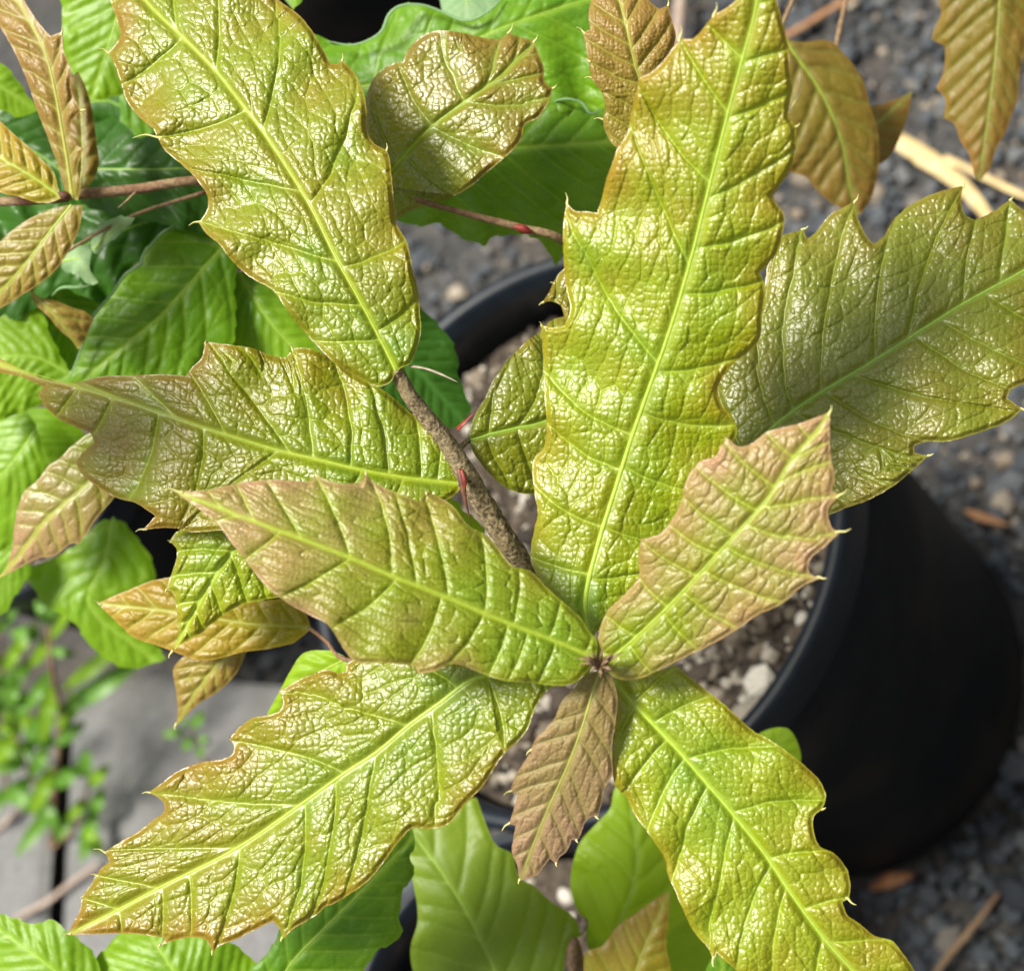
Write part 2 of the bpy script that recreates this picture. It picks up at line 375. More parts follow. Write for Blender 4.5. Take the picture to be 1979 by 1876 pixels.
def make_leaf(parent, outline, mid, depths, mat, rib_mat='rib', fold=(0.2, 0.2), secs=None, nsec=9, ang=48,
              grid=1.75, relief=1.0, cell=13.5, ladder=30.0, across=1.7, h2=6.5, h3=5.8, h4=2.15, wave=0.0, wavelen=120.0,
              tint=(0.0, 1.0), margin=55.0, tip_tint=0.3, rib_w=(11, 3), bristles=(), label=None, sharp=52, vein=0.5, cup=0.0, jag=0.6,
              twist=0.0, seed=0, net=38.0, teeth=None):
    """a blade with its own vein relief; outline and midrib drawn in photo units, depths = distance at midrib base..tip"""
    OUT = catmull(outline, True, 4.0 if grid < 4.5 or teeth else 8.0, sharp)
    if jag:
        jn = vnoise(np.arange(len(OUT)) * 0.6 + seed * 17.3, np.zeros(len(OUT)) + seed) - 0.5
        tn = np.roll(OUT, -1, 0) - np.roll(OUT, 1, 0); tn /= np.linalg.norm(tn, axis=1)[:, None] + 1e-9
        OUT = OUT + np.stack([-tn[:, 1], tn[:, 0]], 1) * (jn * 2 * jag)[:, None]
    if teeth:
        al = np.concatenate([[0], np.cumsum(np.linalg.norm(np.diff(OUT, axis=0), axis=1))])
        ph = al / teeth[0] + 0.7 * vnoise(al / 60 + seed, al * 0 + seed); ph = ph - np.floor(ph)
        tn = np.roll(OUT, -1, 0) - np.roll(OUT, 1, 0); tn /= np.linalg.norm(tn, axis=1)[:, None] + 1e-9
        cw = np.sum(OUT[:, 0] * np.roll(OUT[:, 1], -1) - np.roll(OUT[:, 0], -1) * OUT[:, 1]) > 0
        nr_ = np.stack([tn[:, 1], -tn[:, 0]], 1) * (1 if cw else -1)
        OUT = OUT + nr_ * (teeth[1] * (ph**2 - 0.35))[:, None]
    MID = catmull(mid, False, 22.0, 180)
    arc = np.concatenate([[0], np.cumsum(np.linalg.norm(np.diff(MID, axis=0), axis=1))]); LEN = arc[-1]
    dp = np.asarray(depths, float); dk = np.linspace(0, LEN, len(dp))
    dsm = smooth_path(np.column_stack([dk, dp]), 12)
    # vein table in midrib coordinates
    tabs = []
    for sgn in (1, -1):
        rows = []
        if secs is not None:
            for (x0, y0, x1, y1) in secs:
                s0, v0 = project_mid(np.array([x0, x1], float), np.array([y0, y1], float), MID, arc)
                if np.sign(v0[1]) == sgn and abs(v0[1]) > 3:
                    c = (s0[1] - s0[0] - 0.0015 * v0[1]**2) / abs(v0[1])
                    rows.append((s0[0], c))
            rows.sort()
        if len(rows) < 2:
            r_ = np.random.default_rng(seed * 10 + sgn + 5)
            rows = []
            for i in range(nsec):
                f = (i + 0.6 + r_.uniform(-.18, .18) + (0.25 if sgn > 0 else 0)) / (nsec + 0.6)
                a = math.radians(ang + 16 * (1 - f) - 8 + r_.uniform(-4, 4))
                rows.append((f * LEN * 0.97, 1 / math.tan(a)))
        # pad ends so the whole blade is covered
        gap = max(20.0, (rows[-1][0] - rows[0][0]) / max(1, len(rows) - 1))
        while rows[0][0] > -6 * gap: rows.insert(0, (rows[0][0] - gap, rows[0][1]))
        while rows[-1][0] < LEN + 2 * gap: rows.append((rows[-1][0] + gap, rows[-1][1]))
        tabs.append((np.array([r[0] for r in rows]), np.array([r[1] for r in rows]), gap))

    def base_depth(px, py):
        s, v = project_mid(px, py, MID, arc)
        d = np.interp(s, dsm[:, 0], dsm[:, 1])
        k = d / FOC
        av = np.abs(v)
        f = np.where(v > 0, fold[0], fold[1])
        z = f * (np.sqrt(av * av + 36) - 6) + cup * av * av / 300.0
        if twist: z = z + twist * v * (s / LEN - 0.3)
        if wave:
            z = z + 0.55 * wave * np.minimum(av / 90.0, 1.3)**1.5 * np.sin(s / wavelen * 2 * np.pi + np.where(v > 0, 0.7, 2.9) + seed)
        return s, v, d + z * k, k

    lo, hi = OUT.min(0) - grid, OUT.max(0) + grid
    nx, ny = int((hi[0] - lo[0]) / grid) + 2, int((hi[1] - lo[1]) / grid) + 2
    gx, gy = np.meshgrid(lo[0] + np.arange(nx) * grid, lo[1] + np.arange(ny) * grid)
    # offset alternate rows for near-equilateral triangles
    gx = gx + (np.arange(ny) % 2)[:, None] * grid * 0.5
    dist, ins = seg_dist(gx.ravel(), gy.ravel(), OUT, True)
    sd = np.where(ins, dist, -dist)
    idx = np.arange(nx * ny).reshape(ny, nx)
    T = []
    ev, od = idx[:-1:1], idx[1::1]
    for r in range(ny - 1):
        a, b = idx[r], idx[r + 1]
        if r % 2 == 0:
            T.append(np.stack([a[:-1], a[1:], b[:-1]], 1)); T.append(np.stack([a[1:], b[1:], b[:-1]], 1))
        else:
            T.append(np.stack([a[:-1], b[1:], b[:-1]], 1)); T.append(np.stack([a[:-1], a[1:], b[1:]], 1))
    T = np.concatenate(T)
    S = sd[T] > 0
    cnt = S.sum(1)
    full = T[cnt == 3]
    # clip the border triangles on the outline
    newp = []; newf = []; emap = {}
    X, Y = gx.ravel(), gy.ravel()
    def cross(i, j):
        key = (i, j) if i < j else (j, i)
        if key not in emap:
            t = sd[i] / (sd[i] - sd[j])
            emap[key] = nx * ny + len(newp)
            newp.append((X[i] + t * (X[j] - X[i]), Y[i] + t * (Y[j] - Y[i])))
        return emap[key]
    for tri, s_ in zip(T[(cnt == 1) | (cnt == 2)], S[(cnt == 1) | (cnt == 2)]):
        tri = [int(q) for q in tri]
        if s_.sum() == 1:
            k = int(np.argmax(s_)); a, b, c = tri[k], tri[(k + 1) % 3], tri[(k + 2) % 3]
            newf.append((a, cross(a, b), cross(a, c)))
        else:
            k = int(np.argmin(s_)); a, b, c = tri[k], tri[(k + 1) % 3], tri[(k + 2) % 3]
            ab, ac = cross(a, b), cross(a, c)
            newf += [(b, c, ac), (b, ac, ab)]
    F = np.concatenate([full, np.array(newf, int)]) if newf else full
    PX = np.concatenate([X, [p[0] for p in newp]]); PY = np.concatenate([Y, [p[1] for p in newp]])
    SD = np.concatenate([sd, np.zeros(len(newp))])
    used = np.unique(F); remap = np.full(len(PX), -1); remap[used] = np.arange(len(used)); F = remap[F]
    PX, PY, SD = PX[used], PY[used], np.maximum(SD[used], 0)
    s, v, d, k = base_depth(PX, PY)
    av = np.abs(v)
    # secondaries
    d2 = np.zeros(PX.shape); bpx = np.zeros(PX.shape); aco = np.zeros(PX.shape); bco = np.zeros(PX.shape)
    for (bs, bc, gap), m, off in ((tabs[0], v >= 0, 0.0), (tabs[1], v < 0, 90.0)):
        if not m.any(): continue
        ss, vv = s[m], av[m]
        bow = 0.0015 * vv * vv
        b = ss - vv * np.interp(ss, bs, bc) - bow
        for _ in range(6): b = 0.5 * b + 0.5 * (ss - vv * np.interp(b, bs, bc) - bow)
        b = b + 5 * (vnoise(PX[m] / 38 + seed, PY[m] / 38) - 0.5) * np.minimum(1, vv / 60)
        i = np.clip(np.searchsorted(bs, b) - 1, 0, len(bs) - 2)
        w = bs[i + 1] - bs[i]; fr = (b - bs[i]) / w
        c = np.interp(b, bs, bc); sn = 1 / np.sqrt(1 + c * c)
        d2[m] = np.minimum(fr, 1 - fr) * w * sn
        aco[m] = vv / sn; bco[m] = i + fr + off; bpx[m] = b * 0.8
    rs = grid_fade = np.clip(SD / 10, 0.25, 1)
    g2 = 1 - np.exp(-d2 / 8.5)                     # pillow between side veins
    gm = 1 - np.exp(-(av / (rib_w[0] * 0.85))**2)
    wpx, wpy = 9 * (vnoise(PX / 21 + 3 + seed, PY / 21) - .5), 9 * (vnoise(PX / 21 + 40, PY / 21 + seed) - .5)
    if net:                                         # polygonal network between the side veins
        f1, f2_, c3 = voronoi((aco + 0.5 * wpx) / net + seed * 3, (bpx + 0.5 * wpy) / (net * 1.35) + np.where(v > 0, 0, 77), 0.75)
    else:                                           # ladder of parallel ribs
        f1, f2_, c3 = voronoi((aco + wpx) / ladder + seed * 3, bco * across + wpy / 60, 0.8)
    e3 = f2_ - f1
    g3 = 0.5 * (1 - np.exp(-9.0 * e3)) + 0.5 * np.clip(1 - (f1 / 0.85)**2, 0, 1)
    if h4 > 0:
        q1, q2, c4 = voronoi((PX + 0.2 * wpx) / cell + seed, (PY + 0.2 * wpy) / cell, 0.72)
        e4 = q2 - q1
        g4 = 0.85 * (1 - np.exp(-5.0 * e4)) + 0.15 * np.clip(1 - (q1 / 0.75)**2, 0, 1)
    else:
        g4 = np.zeros(PX.shape); c4 = g4
    big = vnoise(PX / 70 + seed * 5, PY / 70) - 0.5
    Hh = relief * (h2 * g2 * gm + gm * h3 * g3 * np.minimum(g2 + .3, 1) * (0.6 + 0.8 * c3) + gm * h4 * g4 * (0.55 + 0.9 * c4) * np.minimum(1, 0.3 + g2) + 5 * big * gm) * rs
    d = d - Hh * k
    W = at(PX, PY, d)
    tt = tint[0] + (0.65 * tint[1] - tint[0]) * np.exp(-SD / (margin * (0.15 + 1.0 * vnoise(PX / 95 + seed * 3.7, PY / 95 + 11))))
    tt = tt - 0.5 * np.clip(1 - s / LEN, 0, 1)**2 * np.exp(-av / 110)
    tt = tt + tip_tint * np.clip(s / LEN, 0, 1)**1.5 + 0.45 * (vnoise(PX / 60 + 9 + seed, PY / 60) - .5)
    tt = tt + 0.35 * (g2 - 0.6) * np.clip(s / LEN + .3, 0, 1)
    vm = vein * (np.exp(-(d2 / 2.2)**2) * np.clip(1.25 - av / 330, 0.3, 1) + 0.35 * np.exp(-(e3 / 0.07)**2)) * np.clip(SD / 9, 0, 1)
    vm = np.clip(vm + 0.75 * np.exp(-(av / 5)**2), 0, 1)
    o0 = at(MID[0, 0], MID[0, 1], dp[0])
    leaf = mesh_obj('leaf', W, F, MAT[mat], parent, origin=o0, attrs={'tint': np.clip(tt, -.7, 1.3), 'vein': vm})
    if label: leaf['label'] = label
    # the midrib: an arched, tapering strip riding in the furrow
    mm = MID[(arc <= LEN * 0.985)]; aa = arc[arc <= LEN * 0.985] / LEN
    t_ = np.gradient(mm, axis=0); t_ /= np.linalg.norm(t_, axis=1)[:, None] + 1e-9
    nrm = np.stack([t_[:, 1], -t_[:, 0]], 1)
    wid = 0.85 * (rib_w[0] + (rib_w[1] * 0.7 - rib_w[0]) * aa**0.7)
    prof = [(-1, 2.2), (-.75, -.1), (-.35, -1.0), (0, -1.3), (.35, -1.0), (.75, -.1), (1, 2.2)]
    dm = np.interp(arc[:len(mm)], dsm[:, 0], dsm[:, 1])
    V = []
    for (o_, h_) in prof:
        p = mm + nrm * (wid * 0.5 * o_)[:, None]
        V.append(at(p[:, 0], p[:, 1], dm + (h_ * wid / 9.0 * 1.3 - 0.2) * dm / FOC))
    V = np.stack(V, 1).reshape(-1, 3); q = len(prof); Q = []
    for i in range(len(mm) - 1):
        for j in range(q - 1): Q.append((i * q + j, i * q + j + 1, (i + 1) * q + j + 1, (i + 1) * q + j))
    if rib_mat: mesh_obj('midrib', V, None, MAT[rib_mat], leaf, origin=o0, quads=Q)
    for br in bristles:
        bx, by, tx, ty = br
        _, _, db, kk = base_depth(np.array([bx], float), np.array([by], float)); db = float(db[0])
        L = math.hypot(tx - bx, ty - by); nx_, ny_ = (ty - by) / L, -(tx - bx) / L; cv = L * 0.12 * (1 if (bx * 7 + by) % 2 > 1 else -1)
        pts = [(bx - (tx - bx) * .35, by - (ty - by) * .35, db), (bx, by, db), ((bx + tx) / 2 + nx_ * cv, (by + ty) / 2 + ny_ * cv, db - 3 * db / FOC), (tx, ty, db - 8 * db / FOC)]
        photo_tube('bristle', pts, [5.5, 5.0, 3.0, 0.8], MAT['bristle'], leaf, sides=6, k=3)
    return leaf

def simple_outline(b, t, w, skew=0.0, n=9, peak=0.45):
    b, t = np.array(b, float), np.array(t, float); e = t - b; L = np.linalg.norm(e); e /= L; nr = np.array([e[1], -e[0]])
    f = np.linspace(0, 1, n)
    prof = np.sin(np.pi * f**(math.log(0.5) / math.log(peak)))**0.85
    l_ = [b + e * L * x + nr * w * (p * (1 + skew)) for x, p in zip(f, prof)]
    r_ = [b + e * L * x - nr * w * (p * (1 - skew)) for x, p in zip(f, prof)]
    out = l_ + r_[-2:0:-1]
    return [tuple(p) for p in out], [tuple(b), tuple((b + t) / 2 + nr * w * skew), tuple(t)]

def petiole(parent, pts, w, mat='bark_green', name='petiole'):
    return photo_tube(name, pts, w, MAT[mat], parent, sides=10)

# ------------------------------------------------------------------ ground, slabs, gravel
def grid_sheet(name, x0, x1, y0, y1, n, zf, mat):
    xs, ys = np.linspace(x0, x1, n), np.linspace(y0, y1, n); X, Y = np.meshgrid(xs, ys)
    V = np.stack([X.ravel(), Y.ravel(), zf(X, Y).ravel()], 1)
    i = np.arange(n * n).reshape(n, n)
    Q = np.stack([i[:-1, :-1].ravel(), i[:-1, 1:].ravel(), i[1:, 1:].ravel(), i[1:, :-1].ravel()], 1)
    return mesh_obj(name, V, None, mat, quads=Q, origin=(0, 0, 0))

# one sheet: fine near the pots, stretching to the horizon
gr = np.concatenate([-np.geomspace(400, 0.85, 24), np.linspace(-0.8, 0.8, 200), np.geomspace(0.85, 400, 24)])
GX, GY = np.meshgrid(gr, gr)
near = np.exp(-(GX**2 + GY**2) / 0.8)
GZ = near * (0.010 * (vnoise(GX * 14 + 90, GY * 14 + 90) - .5) + 0.005 * (vnoise(GX * 60 + 300, GY * 60 + 300) - .5)) - 0.003
n_ = len(gr); ii = np.arange(n_ * n_).reshape(n_, n_)
ground = mesh_obj('ground', np.stack([GX.ravel(), GY.ravel(), GZ.ravel()], 1), None, MAT['ground'], origin=(0, 0, 0),
                  quads=np.stack([ii[:-1, :-1].ravel(), ii[:-1, 1:].ravel(), ii[1:, 1:].ravel(), ii[1:, :-1].ravel()], 1))
tag(ground, 'dark gravelly dirt under and between the pots', kind='structure')

_t = (1 + 5**.5) / 2
ICO = np.array([(-1, _t, 0), (1, _t, 0), (-1, -_t, 0), (1, -_t, 0), (0, -1, _t), (0, 1, _t), (0, -1, -_t), (0, 1, -_t), (_t, 0, -1), (_t, 0, 1), (-_t, 0, -1), (-_t, 0, 1)]) / math.hypot(1, _t)
ICF = np.array([(0, 11, 5), (0, 5, 1), (0, 1, 7), (0, 7, 10), (0, 10, 11), (1, 5, 9), (5, 11, 4), (11, 10, 2), (10, 7, 6), (7, 1, 8), (3, 9, 4), (3, 4, 2), (3, 2, 6), (3, 6, 8), (3, 8, 9), (4, 9, 5), (2, 4, 11), (6, 2, 10), (8, 6, 7), (9, 8, 1)])

def lumps(name, C, size, pick, mat, smooth=False, flat=0.65):
    n = len(C)
    V = ICO[None] * (1 + 0.28 * rng.uniform(-1, 1, (n, 12, 1)))
    sc = size[:, None] * np.stack([rng.uniform(.7, 1.3, n), rng.uniform(.7, 1.3, n), flat * rng.uniform(.7, 1.2, n)], 1)
    V = V * sc[:, None]
    a = rng.uniform(0, 2 * np.pi, n); ca, sa = np.cos(a)[:, None], np.sin(a)[:, None]
    V = np.stack([V[..., 0] * ca - V[..., 1] * sa, V[..., 0] * sa + V[..., 1] * ca, V[..., 2]], -1) + C[:, None]
    F = (ICF[None] + (np.arange(n) * 12)[:, None, None]).reshape(-1, 3)
    return mesh_obj(name, V.reshape(-1, 3), F, mat, origin=C.mean(0) * np.array([1, 1, 0]), attrs={'pick': np.repeat(pick, 12)}, smooth=smooth)

def in_slab(x, y): return np.zeros(x.shape, bool)

# slabs: edge direction from two points along their joint in the photo
SLAB_Z = 0.045
e0, e1 = on_ground(112, 1300, SLAB_Z)[:2], on_ground(84, 1900, SLAB_Z)[:2]
du = (e1 - e0) / np.linalg.norm(e1 - e0); dv = np.array([-du[1], du[0]])
pc = on_ground(560, 1600, SLAB_Z)[:2]
if (pc - e0) @ dv < 0: dv = -dv
top0 = on_ground(200, 1268, SLAB_Z)[:2]
u_top = (top0 - e0) @ du
def slab(name, u0, u1, v0, v1, label, skew=0.0):
    nu, nv = 14, 14
    V = []; Q = []
    r = 0.006
    # bevelled box with a slightly worn, uneven top
    U = np.concatenate([[u0, u0 + .0015, u0 + r], np.linspace(u0 + .02, u1 - .02, nu), [u1 - r, u1 - .0015, u1]])
    Vv = np.concatenate([[v0, v0 + .0015, v0 + r], np.linspace(v0 + .02, v1 - .02, nv), [v1 - r, v1 - .0015, v1]])
    A, B = np.meshgrid(U, Vv, indexing='ij')
    edge = np.minimum(np.minimum(A - u0, u1 - A), np.minimum(B - v0, v1 - B))
    Z = SLAB_Z - np.where(edge < r, (1 - np.sqrt(np.clip(1 - (1 - edge / r)**2, 0, 1))) * r, 0) + 0.0012 * (vnoise(A * 60 + 50, B * 60 + 50) - .5)
    P = e0 + (A + skew * B)[..., None] * du + B[..., None] * dv
    top = np.concatenate([P, Z[..., None]], -1)
    bot = top.copy(); bot[..., 2] = -0.02
    a, b = A.shape; i = np.arange(a * b).reshape(a, b)
    V = np.concatenate([top.reshape(-1, 3), bot.reshape(-1, 3)])
    Q = list(np.stack([i[:-1, :-1].ravel(), i[1:, :-1].ravel(), i[1:, 1:].ravel(), i[:-1, 1:].ravel()], 1))
    ring = list(i[:, 0]) + list(i[-1, 1:]) + list(i[::-1, -1][1:]) + list(i[0, ::-1][1:-1])
    for p, q in zip(ring, ring[1:] + ring[:1]): Q.append((p, q, q + a * b, p + a * b))
    o = mesh_obj(name, V, None, MAT['concrete'], quads=np.array(Q))
    return tag(o, label, 'paver', 'concrete pavers on the ground')
slab('concrete_paver', u_top, u_top + 0.30, 0.010, 0.190, 'grey concrete paver with its corner showing left of the long toothed leaf tip', skew=0.25)
slab('concrete_paver', u_top + 0.03, u_top + 0.40, -0.25, -0.004, 'grey concrete paver at the left edge beyond the dark joint')

# gravel lies where the ground shows: right of the pot and all around it
pts = []
for _ in range(16000):
    px, py = random.uniform(350, 2400), random.uniform(-350, 2150)
    p = on_ground(px, py)
    pts.append(p)
P = np.array(pts)
keep = (np.hypot(P[:, 0], P[:, 1]) > POT_RB + 0.004)
P = P[keep]
sz = np.clip(rng.lognormal(math.log(0.0019), 0.55, len(P)), 0.0009, 0.009)
P[:, 2] = sz * 0.25
# darker low in view: dark dirt plus the pot's shade put into the colour, bluish stone towards the top right
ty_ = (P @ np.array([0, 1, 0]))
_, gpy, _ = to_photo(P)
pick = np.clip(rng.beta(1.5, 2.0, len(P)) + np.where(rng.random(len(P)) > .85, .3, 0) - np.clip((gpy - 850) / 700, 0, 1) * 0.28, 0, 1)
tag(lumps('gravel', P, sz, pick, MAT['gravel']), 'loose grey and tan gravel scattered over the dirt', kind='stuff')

# ------------------------------------------------------------------ pots
def lathe(name, prof, mat, parent, centre, seg=96, wob=0.0):
    a = np.arange(seg) / seg * 2 * np.pi; V = []
    for (r, z) in prof:
        rr = r * (1 + wob * np.sin(2 * a + 0.6))
        V.append(np.stack([centre[0] + rr * np.cos(a), centre[1] + rr * np.sin(a), np.full(seg, centre[2] + z)], 1))
    V = np.concatenate(V); Q = []
    for i in range(len(prof) - 1):
        for j in range(seg):
            Q.append((i * seg + j, i * seg + (j + 1) % seg, (i + 1) * seg + (j + 1) % seg, (i + 1) * seg + j))
    return mesh_obj(name, V, None, mat, parent, origin=centre, quads=Q)

def pot(centre, r, rb, h, label):
    e = empty('plant_pot', centre); tag(e, label, 'plant pot', 'black nursery pots')
    k = r / 0.11
    lathe('pot_wall', [(0.001, .002), (rb - .004, .002), (rb, .0), (rb + .001, .006), (rb + (r - rb) * .55, h * .55), (r - .0045 * k, h - .022), (r - .0062 * k, h - .022),
                       (rb - .002 + (r - rb) * .5, h * .5), (rb - .003, .006), (0.001, .006)], MAT['plastic'], e, centre)
    lathe('rim', [(r - .0050 * k, h - .0225), (r - .0015 * k, h - .0225), (r - .0005 * k, h - .021), (r - .0007 * k, h - .012), (r - .0003 * k, h - .0105), (r, h - .009), (r, h - .003), (r - .0008 * k, h - .0008),
                  (r - .0025 * k, h), (r - .0050 * k, h - .0006), (r - .0062 * k, h - .002), (r - .0066 * k, h - .004), (r - .0078 * k, h - .0055), (r - .0082 * k, h - .008), (r - .0085 * k, h - .022), (r - .0060 * k, h - .0235), (r - .0050 * k, h - .0225)],
          MAT['rim'], e, centre)
    return e

def soil(centre, r, z, n, label):
    m = 60; rr = np.linspace(0, 1, 26)**.7 * r; a = np.arange(m) / m * 2 * np.pi
    R_, A_ = np.meshgrid(rr, a, indexing='ij'); X, Y = centre[0] + R_ * np.cos(A_), centre[1] + R_ * np.sin(A_)
    Z = z + 0.008 * (vnoise(X * 90 + 500, Y * 90 + 500) - .5) + .004 * (vnoise(X * 220 + 500, Y * 220 + 500) - .5)
    Q = []
    for i in range(len(rr) - 1):
        for j in range(m): Q.append((i * m + j, i * m + (j + 1) % m, (i + 1) * m + (j + 1) % m, (i + 1) * m + j))
    o = mesh_obj('potting_soil', np.stack([X.ravel(), Y.ravel(), Z.ravel()], 1), None, MAT['soil'], quads=Q, origin=(centre[0], centre[1], z))
    tag(o, label, kind='structure')
    a = rng.uniform(0, 2 * np.pi, n); q = np.sqrt(rng.random(n)) * (r - .003)
    s_ = np.clip(rng.lognormal(math.log(0.0016), 0.5, n), 0.001, 0.0065)
    C = np.stack([centre[0] + q * np.cos(a), centre[1] + q * np.sin(a), z + s_ * .35 + rng.uniform(-.001, .003, n)], 1)
    lm = lumps('soil_mix', C, s_, np.clip(rng.beta(1.0, 1.35, n), 0, 1), MAT['mix'])
    tag(lm, 'bark crumbs and pale perlite of ' + label, kind='stuff')

pot((0, 0, 0), POT_R, POT_RB, POT_H, 'large black nursery pot holding the toothed-leaf sapling, its rim curving at right')
soil((0, 0, 0), POT_R - .0095, POT_H - .030, 8000, 'soil in the large black pot')

def pot_at(px, py, r, h, label):
    """a neighbouring pot whose rim centre shows at this photo point"""
    p = on_ground(px, py, h)
    c = (p[0], p[1], 0.0)
    pot(c, r, r * 0.83, h, label)
    return np.array(c)

_c = e0 + (u_top + 0.25 * 0.10 - 0.07 - 0.022) * du + 0.10 * dv
POT_L = np.array([_c[0], _c[1], 0.0])
pot(tuple(POT_L), 0.085, 0.07, 0.19, 'black nursery pot in the shade behind the paver, under the left leaves')
soil(tuple(POT_L), 0.085 - .009, 0.165, 500, 'soil of the left hidden pot')
POT_T = pot_at(470, -330, 0.085, 0.19, 'black nursery pot at the top edge behind the wavy green leaf')
soil(tuple(POT_T), 0.085 - .009, 0.165, 400, 'soil of the top edge pot')
POT_B = pot_at(1010, 2040, 0.085, 0.19, 'black nursery pot at the bottom edge under the moss green leaf')
soil(tuple(POT_B), 0.085 - .009, 0.165, 500, 'soil of the bottom edge pot')
POT_U = pot_at(1750, -820, 0.085, 0.19, 'black nursery pot beyond the top right corner')

# ------------------------------------------------------------------ the oak sapling in the main pot
oak = empty('oak_sapling', (0, 0, POT_H - .03))
tag(oak, 'young sapling with big glossy puckered toothed leaves, green turning bronze, in the large pot', 'sapling')
photo_tube('main_stem', [(1155, 1284, .374), (1146, 1266, .395), (1128, 1225, .45), (1112, 1130, .55), (1105, 1048, .685)], [16, 26, 40, 44, 46], MAT['bark'], oak, rough=.05)
photo_tube('branch', [(766, 716, .399), (792, 765, .401), (826, 808, .404), (862, 853, .407), (902, 918, .411), (946, 992, .416), (986, 1056, .421), (1030, 1118, .430), (1128, 1225, .450)],
           [28, 31, 32, 35, 41, 43, 45, 46, 46], MAT['bark'], oak, rough=.09, sides=18, k=10)
photo_tube('twig', [(800, 385, .432), (842, 397, .433), (920, 418, .434), (1005, 440, .436), (1090, 466, .44), (1190, 560, .47), (1180, 800, .53), (1112, 1100, .565)],
           [9, 11, 13, 16, 17, 22, 26, 30], MAT['bark_green'], oak, rough=.04)
photo_tube('bud', [(994, 437, .4335), (1010, 442, .434), (1026, 449, .4345)], [6, 17, 8], MAT['red'], oak, sides=10)

YG = dict(h2=4.5, h3=6.5, h4=1.0, ladder=19.0, across=1.3, cell=10.0, net=0)

# leaf at the end of the branch, upper left
make_leaf(oak, [(281, -60), (235, -45), (214, -5), (225, 35), (232, 70), (209, 102), (225, 133), (235, 165), (246, 197), (270, 228), (297, 251), (304, 265), (316, 288), (351, 318), (383, 351), (400, 379), (400, 404), (384, 430), (397, 450), (425, 474), (446, 502), (481, 534), (527, 562), (548, 590), (569, 618), (590, 643), (612, 668), (642, 698), (687, 726), (733, 747), (755, 738), (768, 716), (793, 702), (807, 670), (814, 635), (812, 607), (810, 576), (796, 513), (786, 467), (768, 436), (761, 386), (756, 334), (747, 292), (722, 277), (710, 253), (708, 211), (701, 176), (684, 140), (661, 117), (652, 124), (639, 123), (625, 98), (608, 67), (580, 32), (537, 0), (480, -40), (400, -75), (330, -75)],
          [(765, 716), (735, 655), (694, 578), (650, 500), (604, 407), (558, 330), (506, 253), (462, 195), (418, 140), (360, 80), (295, 18), (240, -45)],
          [.397, .397, .404, .414, .428], 'oak', fold=(0.10, 0.16), wave=16, wavelen=150, seed=1,
          secs=[(735, 655, 612, 660), (700, 590, 530, 562), (650, 506, 386, 429), (569, 379, 351, 316), (460, 225, 305, 264), (344, 81, 235, 165), (730, 640, 795, 590), (666, 513, 778, 470), (601, 393, 690, 165), (506, 253, 540, 70), (418, 137, 418, -20), (340, 65, 330, -60)],
          bristles=[(209, 102, 191, 94), (306, 266, 256, 267), (386, 429, 365, 436), (661, 119, 662, 104), (747, 292, 747, 277)],
          label='broad leaf with puckered glossy blade reaching to the top edge', tint=(-.1, .95), margin=48, tip_tint=.15)

# tall leaf right of the middle
make_leaf(oak, [(1142, 1232), (1118, 1205), (1080, 1160), (1045, 1120), (1026, 1085), (1026, 1060), (1033, 1020), (1039, 993), (1033, 951), (1031, 888), (1051, 863), (1056, 818), (1051, 754), (1049, 677), (1046, 628), (1065, 632), (1090, 629), (1102, 600), (1095, 562), (1091, 527), (1088, 474), (1089, 425), (1096, 392), (1112, 408), (1133, 409), (1154, 411), (1162, 386), (1172, 344), (1183, 316), (1192, 290), (1211, 260), (1221, 211), (1235, 150), (1258, 140), (1287, 112), (1313, 73), (1338, 75), (1366, 46), (1381, 27), (1392, 22), (1419, 3), (1442, -25), (1478, -75), (1494, -30), (1501, 0), (1510, 35), (1521, 77), (1527, 140), (1531, 165), (1527, 195), (1524, 225), (1536, 245), (1538, 281), (1528, 327), (1510, 355), (1492, 379), (1503, 397), (1515, 414), (1511, 457), (1499, 492), (1468, 528), (1478, 550), (1472, 615), (1470, 650), (1450, 677), (1419, 702), (1394, 733), (1387, 758), (1397, 786), (1417, 807), (1424, 835), (1415, 857), (1400, 900), (1370, 980), (1310, 1060), (1250, 1120), (1190, 1185)],
          [(1140, 1228), (1131, 1170), (1158, 1046), (1193, 934), (1221, 846), (1256, 747), (1285, 667), (1310, 590), (1340, 485), (1369, 369), (1405, 228), (1433, 123), (1454, 46), (1473, -45)],
          [.386, .382, .372, .360, .347], 'oak_green', rib_mat='rib_pale', fold=(0.28, 0.20), wave=14, wavelen=170, seed=2, rib_w=(17, 8),
          secs=[(1146, 1110, 1045, 1085), (1165, 1018, 1045, 950), (1204, 909, 1056, 815), (1220, 839, 1050, 720), (1265, 700, 1100, 430), (1330, 512, 1235, 274), (1366, 351, 1240, 185), (1405, 218, 1320, 84), (1433, 112, 1383, 63),
                (1140, 1120, 1230, 1110), (1168, 1018, 1290, 1050), (1207, 900, 1370, 950), (1240, 797, 1420, 820), (1275, 720, 1430, 690), (1320, 569, 1480, 540), (1345, 481, 1512, 430), (1369, 386, 1520, 300), (1405, 228, 1524, 180), (1433, 120, 1520, 95)],
          bristles=[(1096, 393, 1093, 373), (1313, 74, 1315, 49), (1380, 28, 1385, 5), (1525, 215, 1549, 133), (1536, 246, 1546, 238), (1047, 629, 1043, 622)],
          label='tall pale green leaf leaning over the pot rim', tint=(-.15, .8), margin=45, tip_tint=.35)

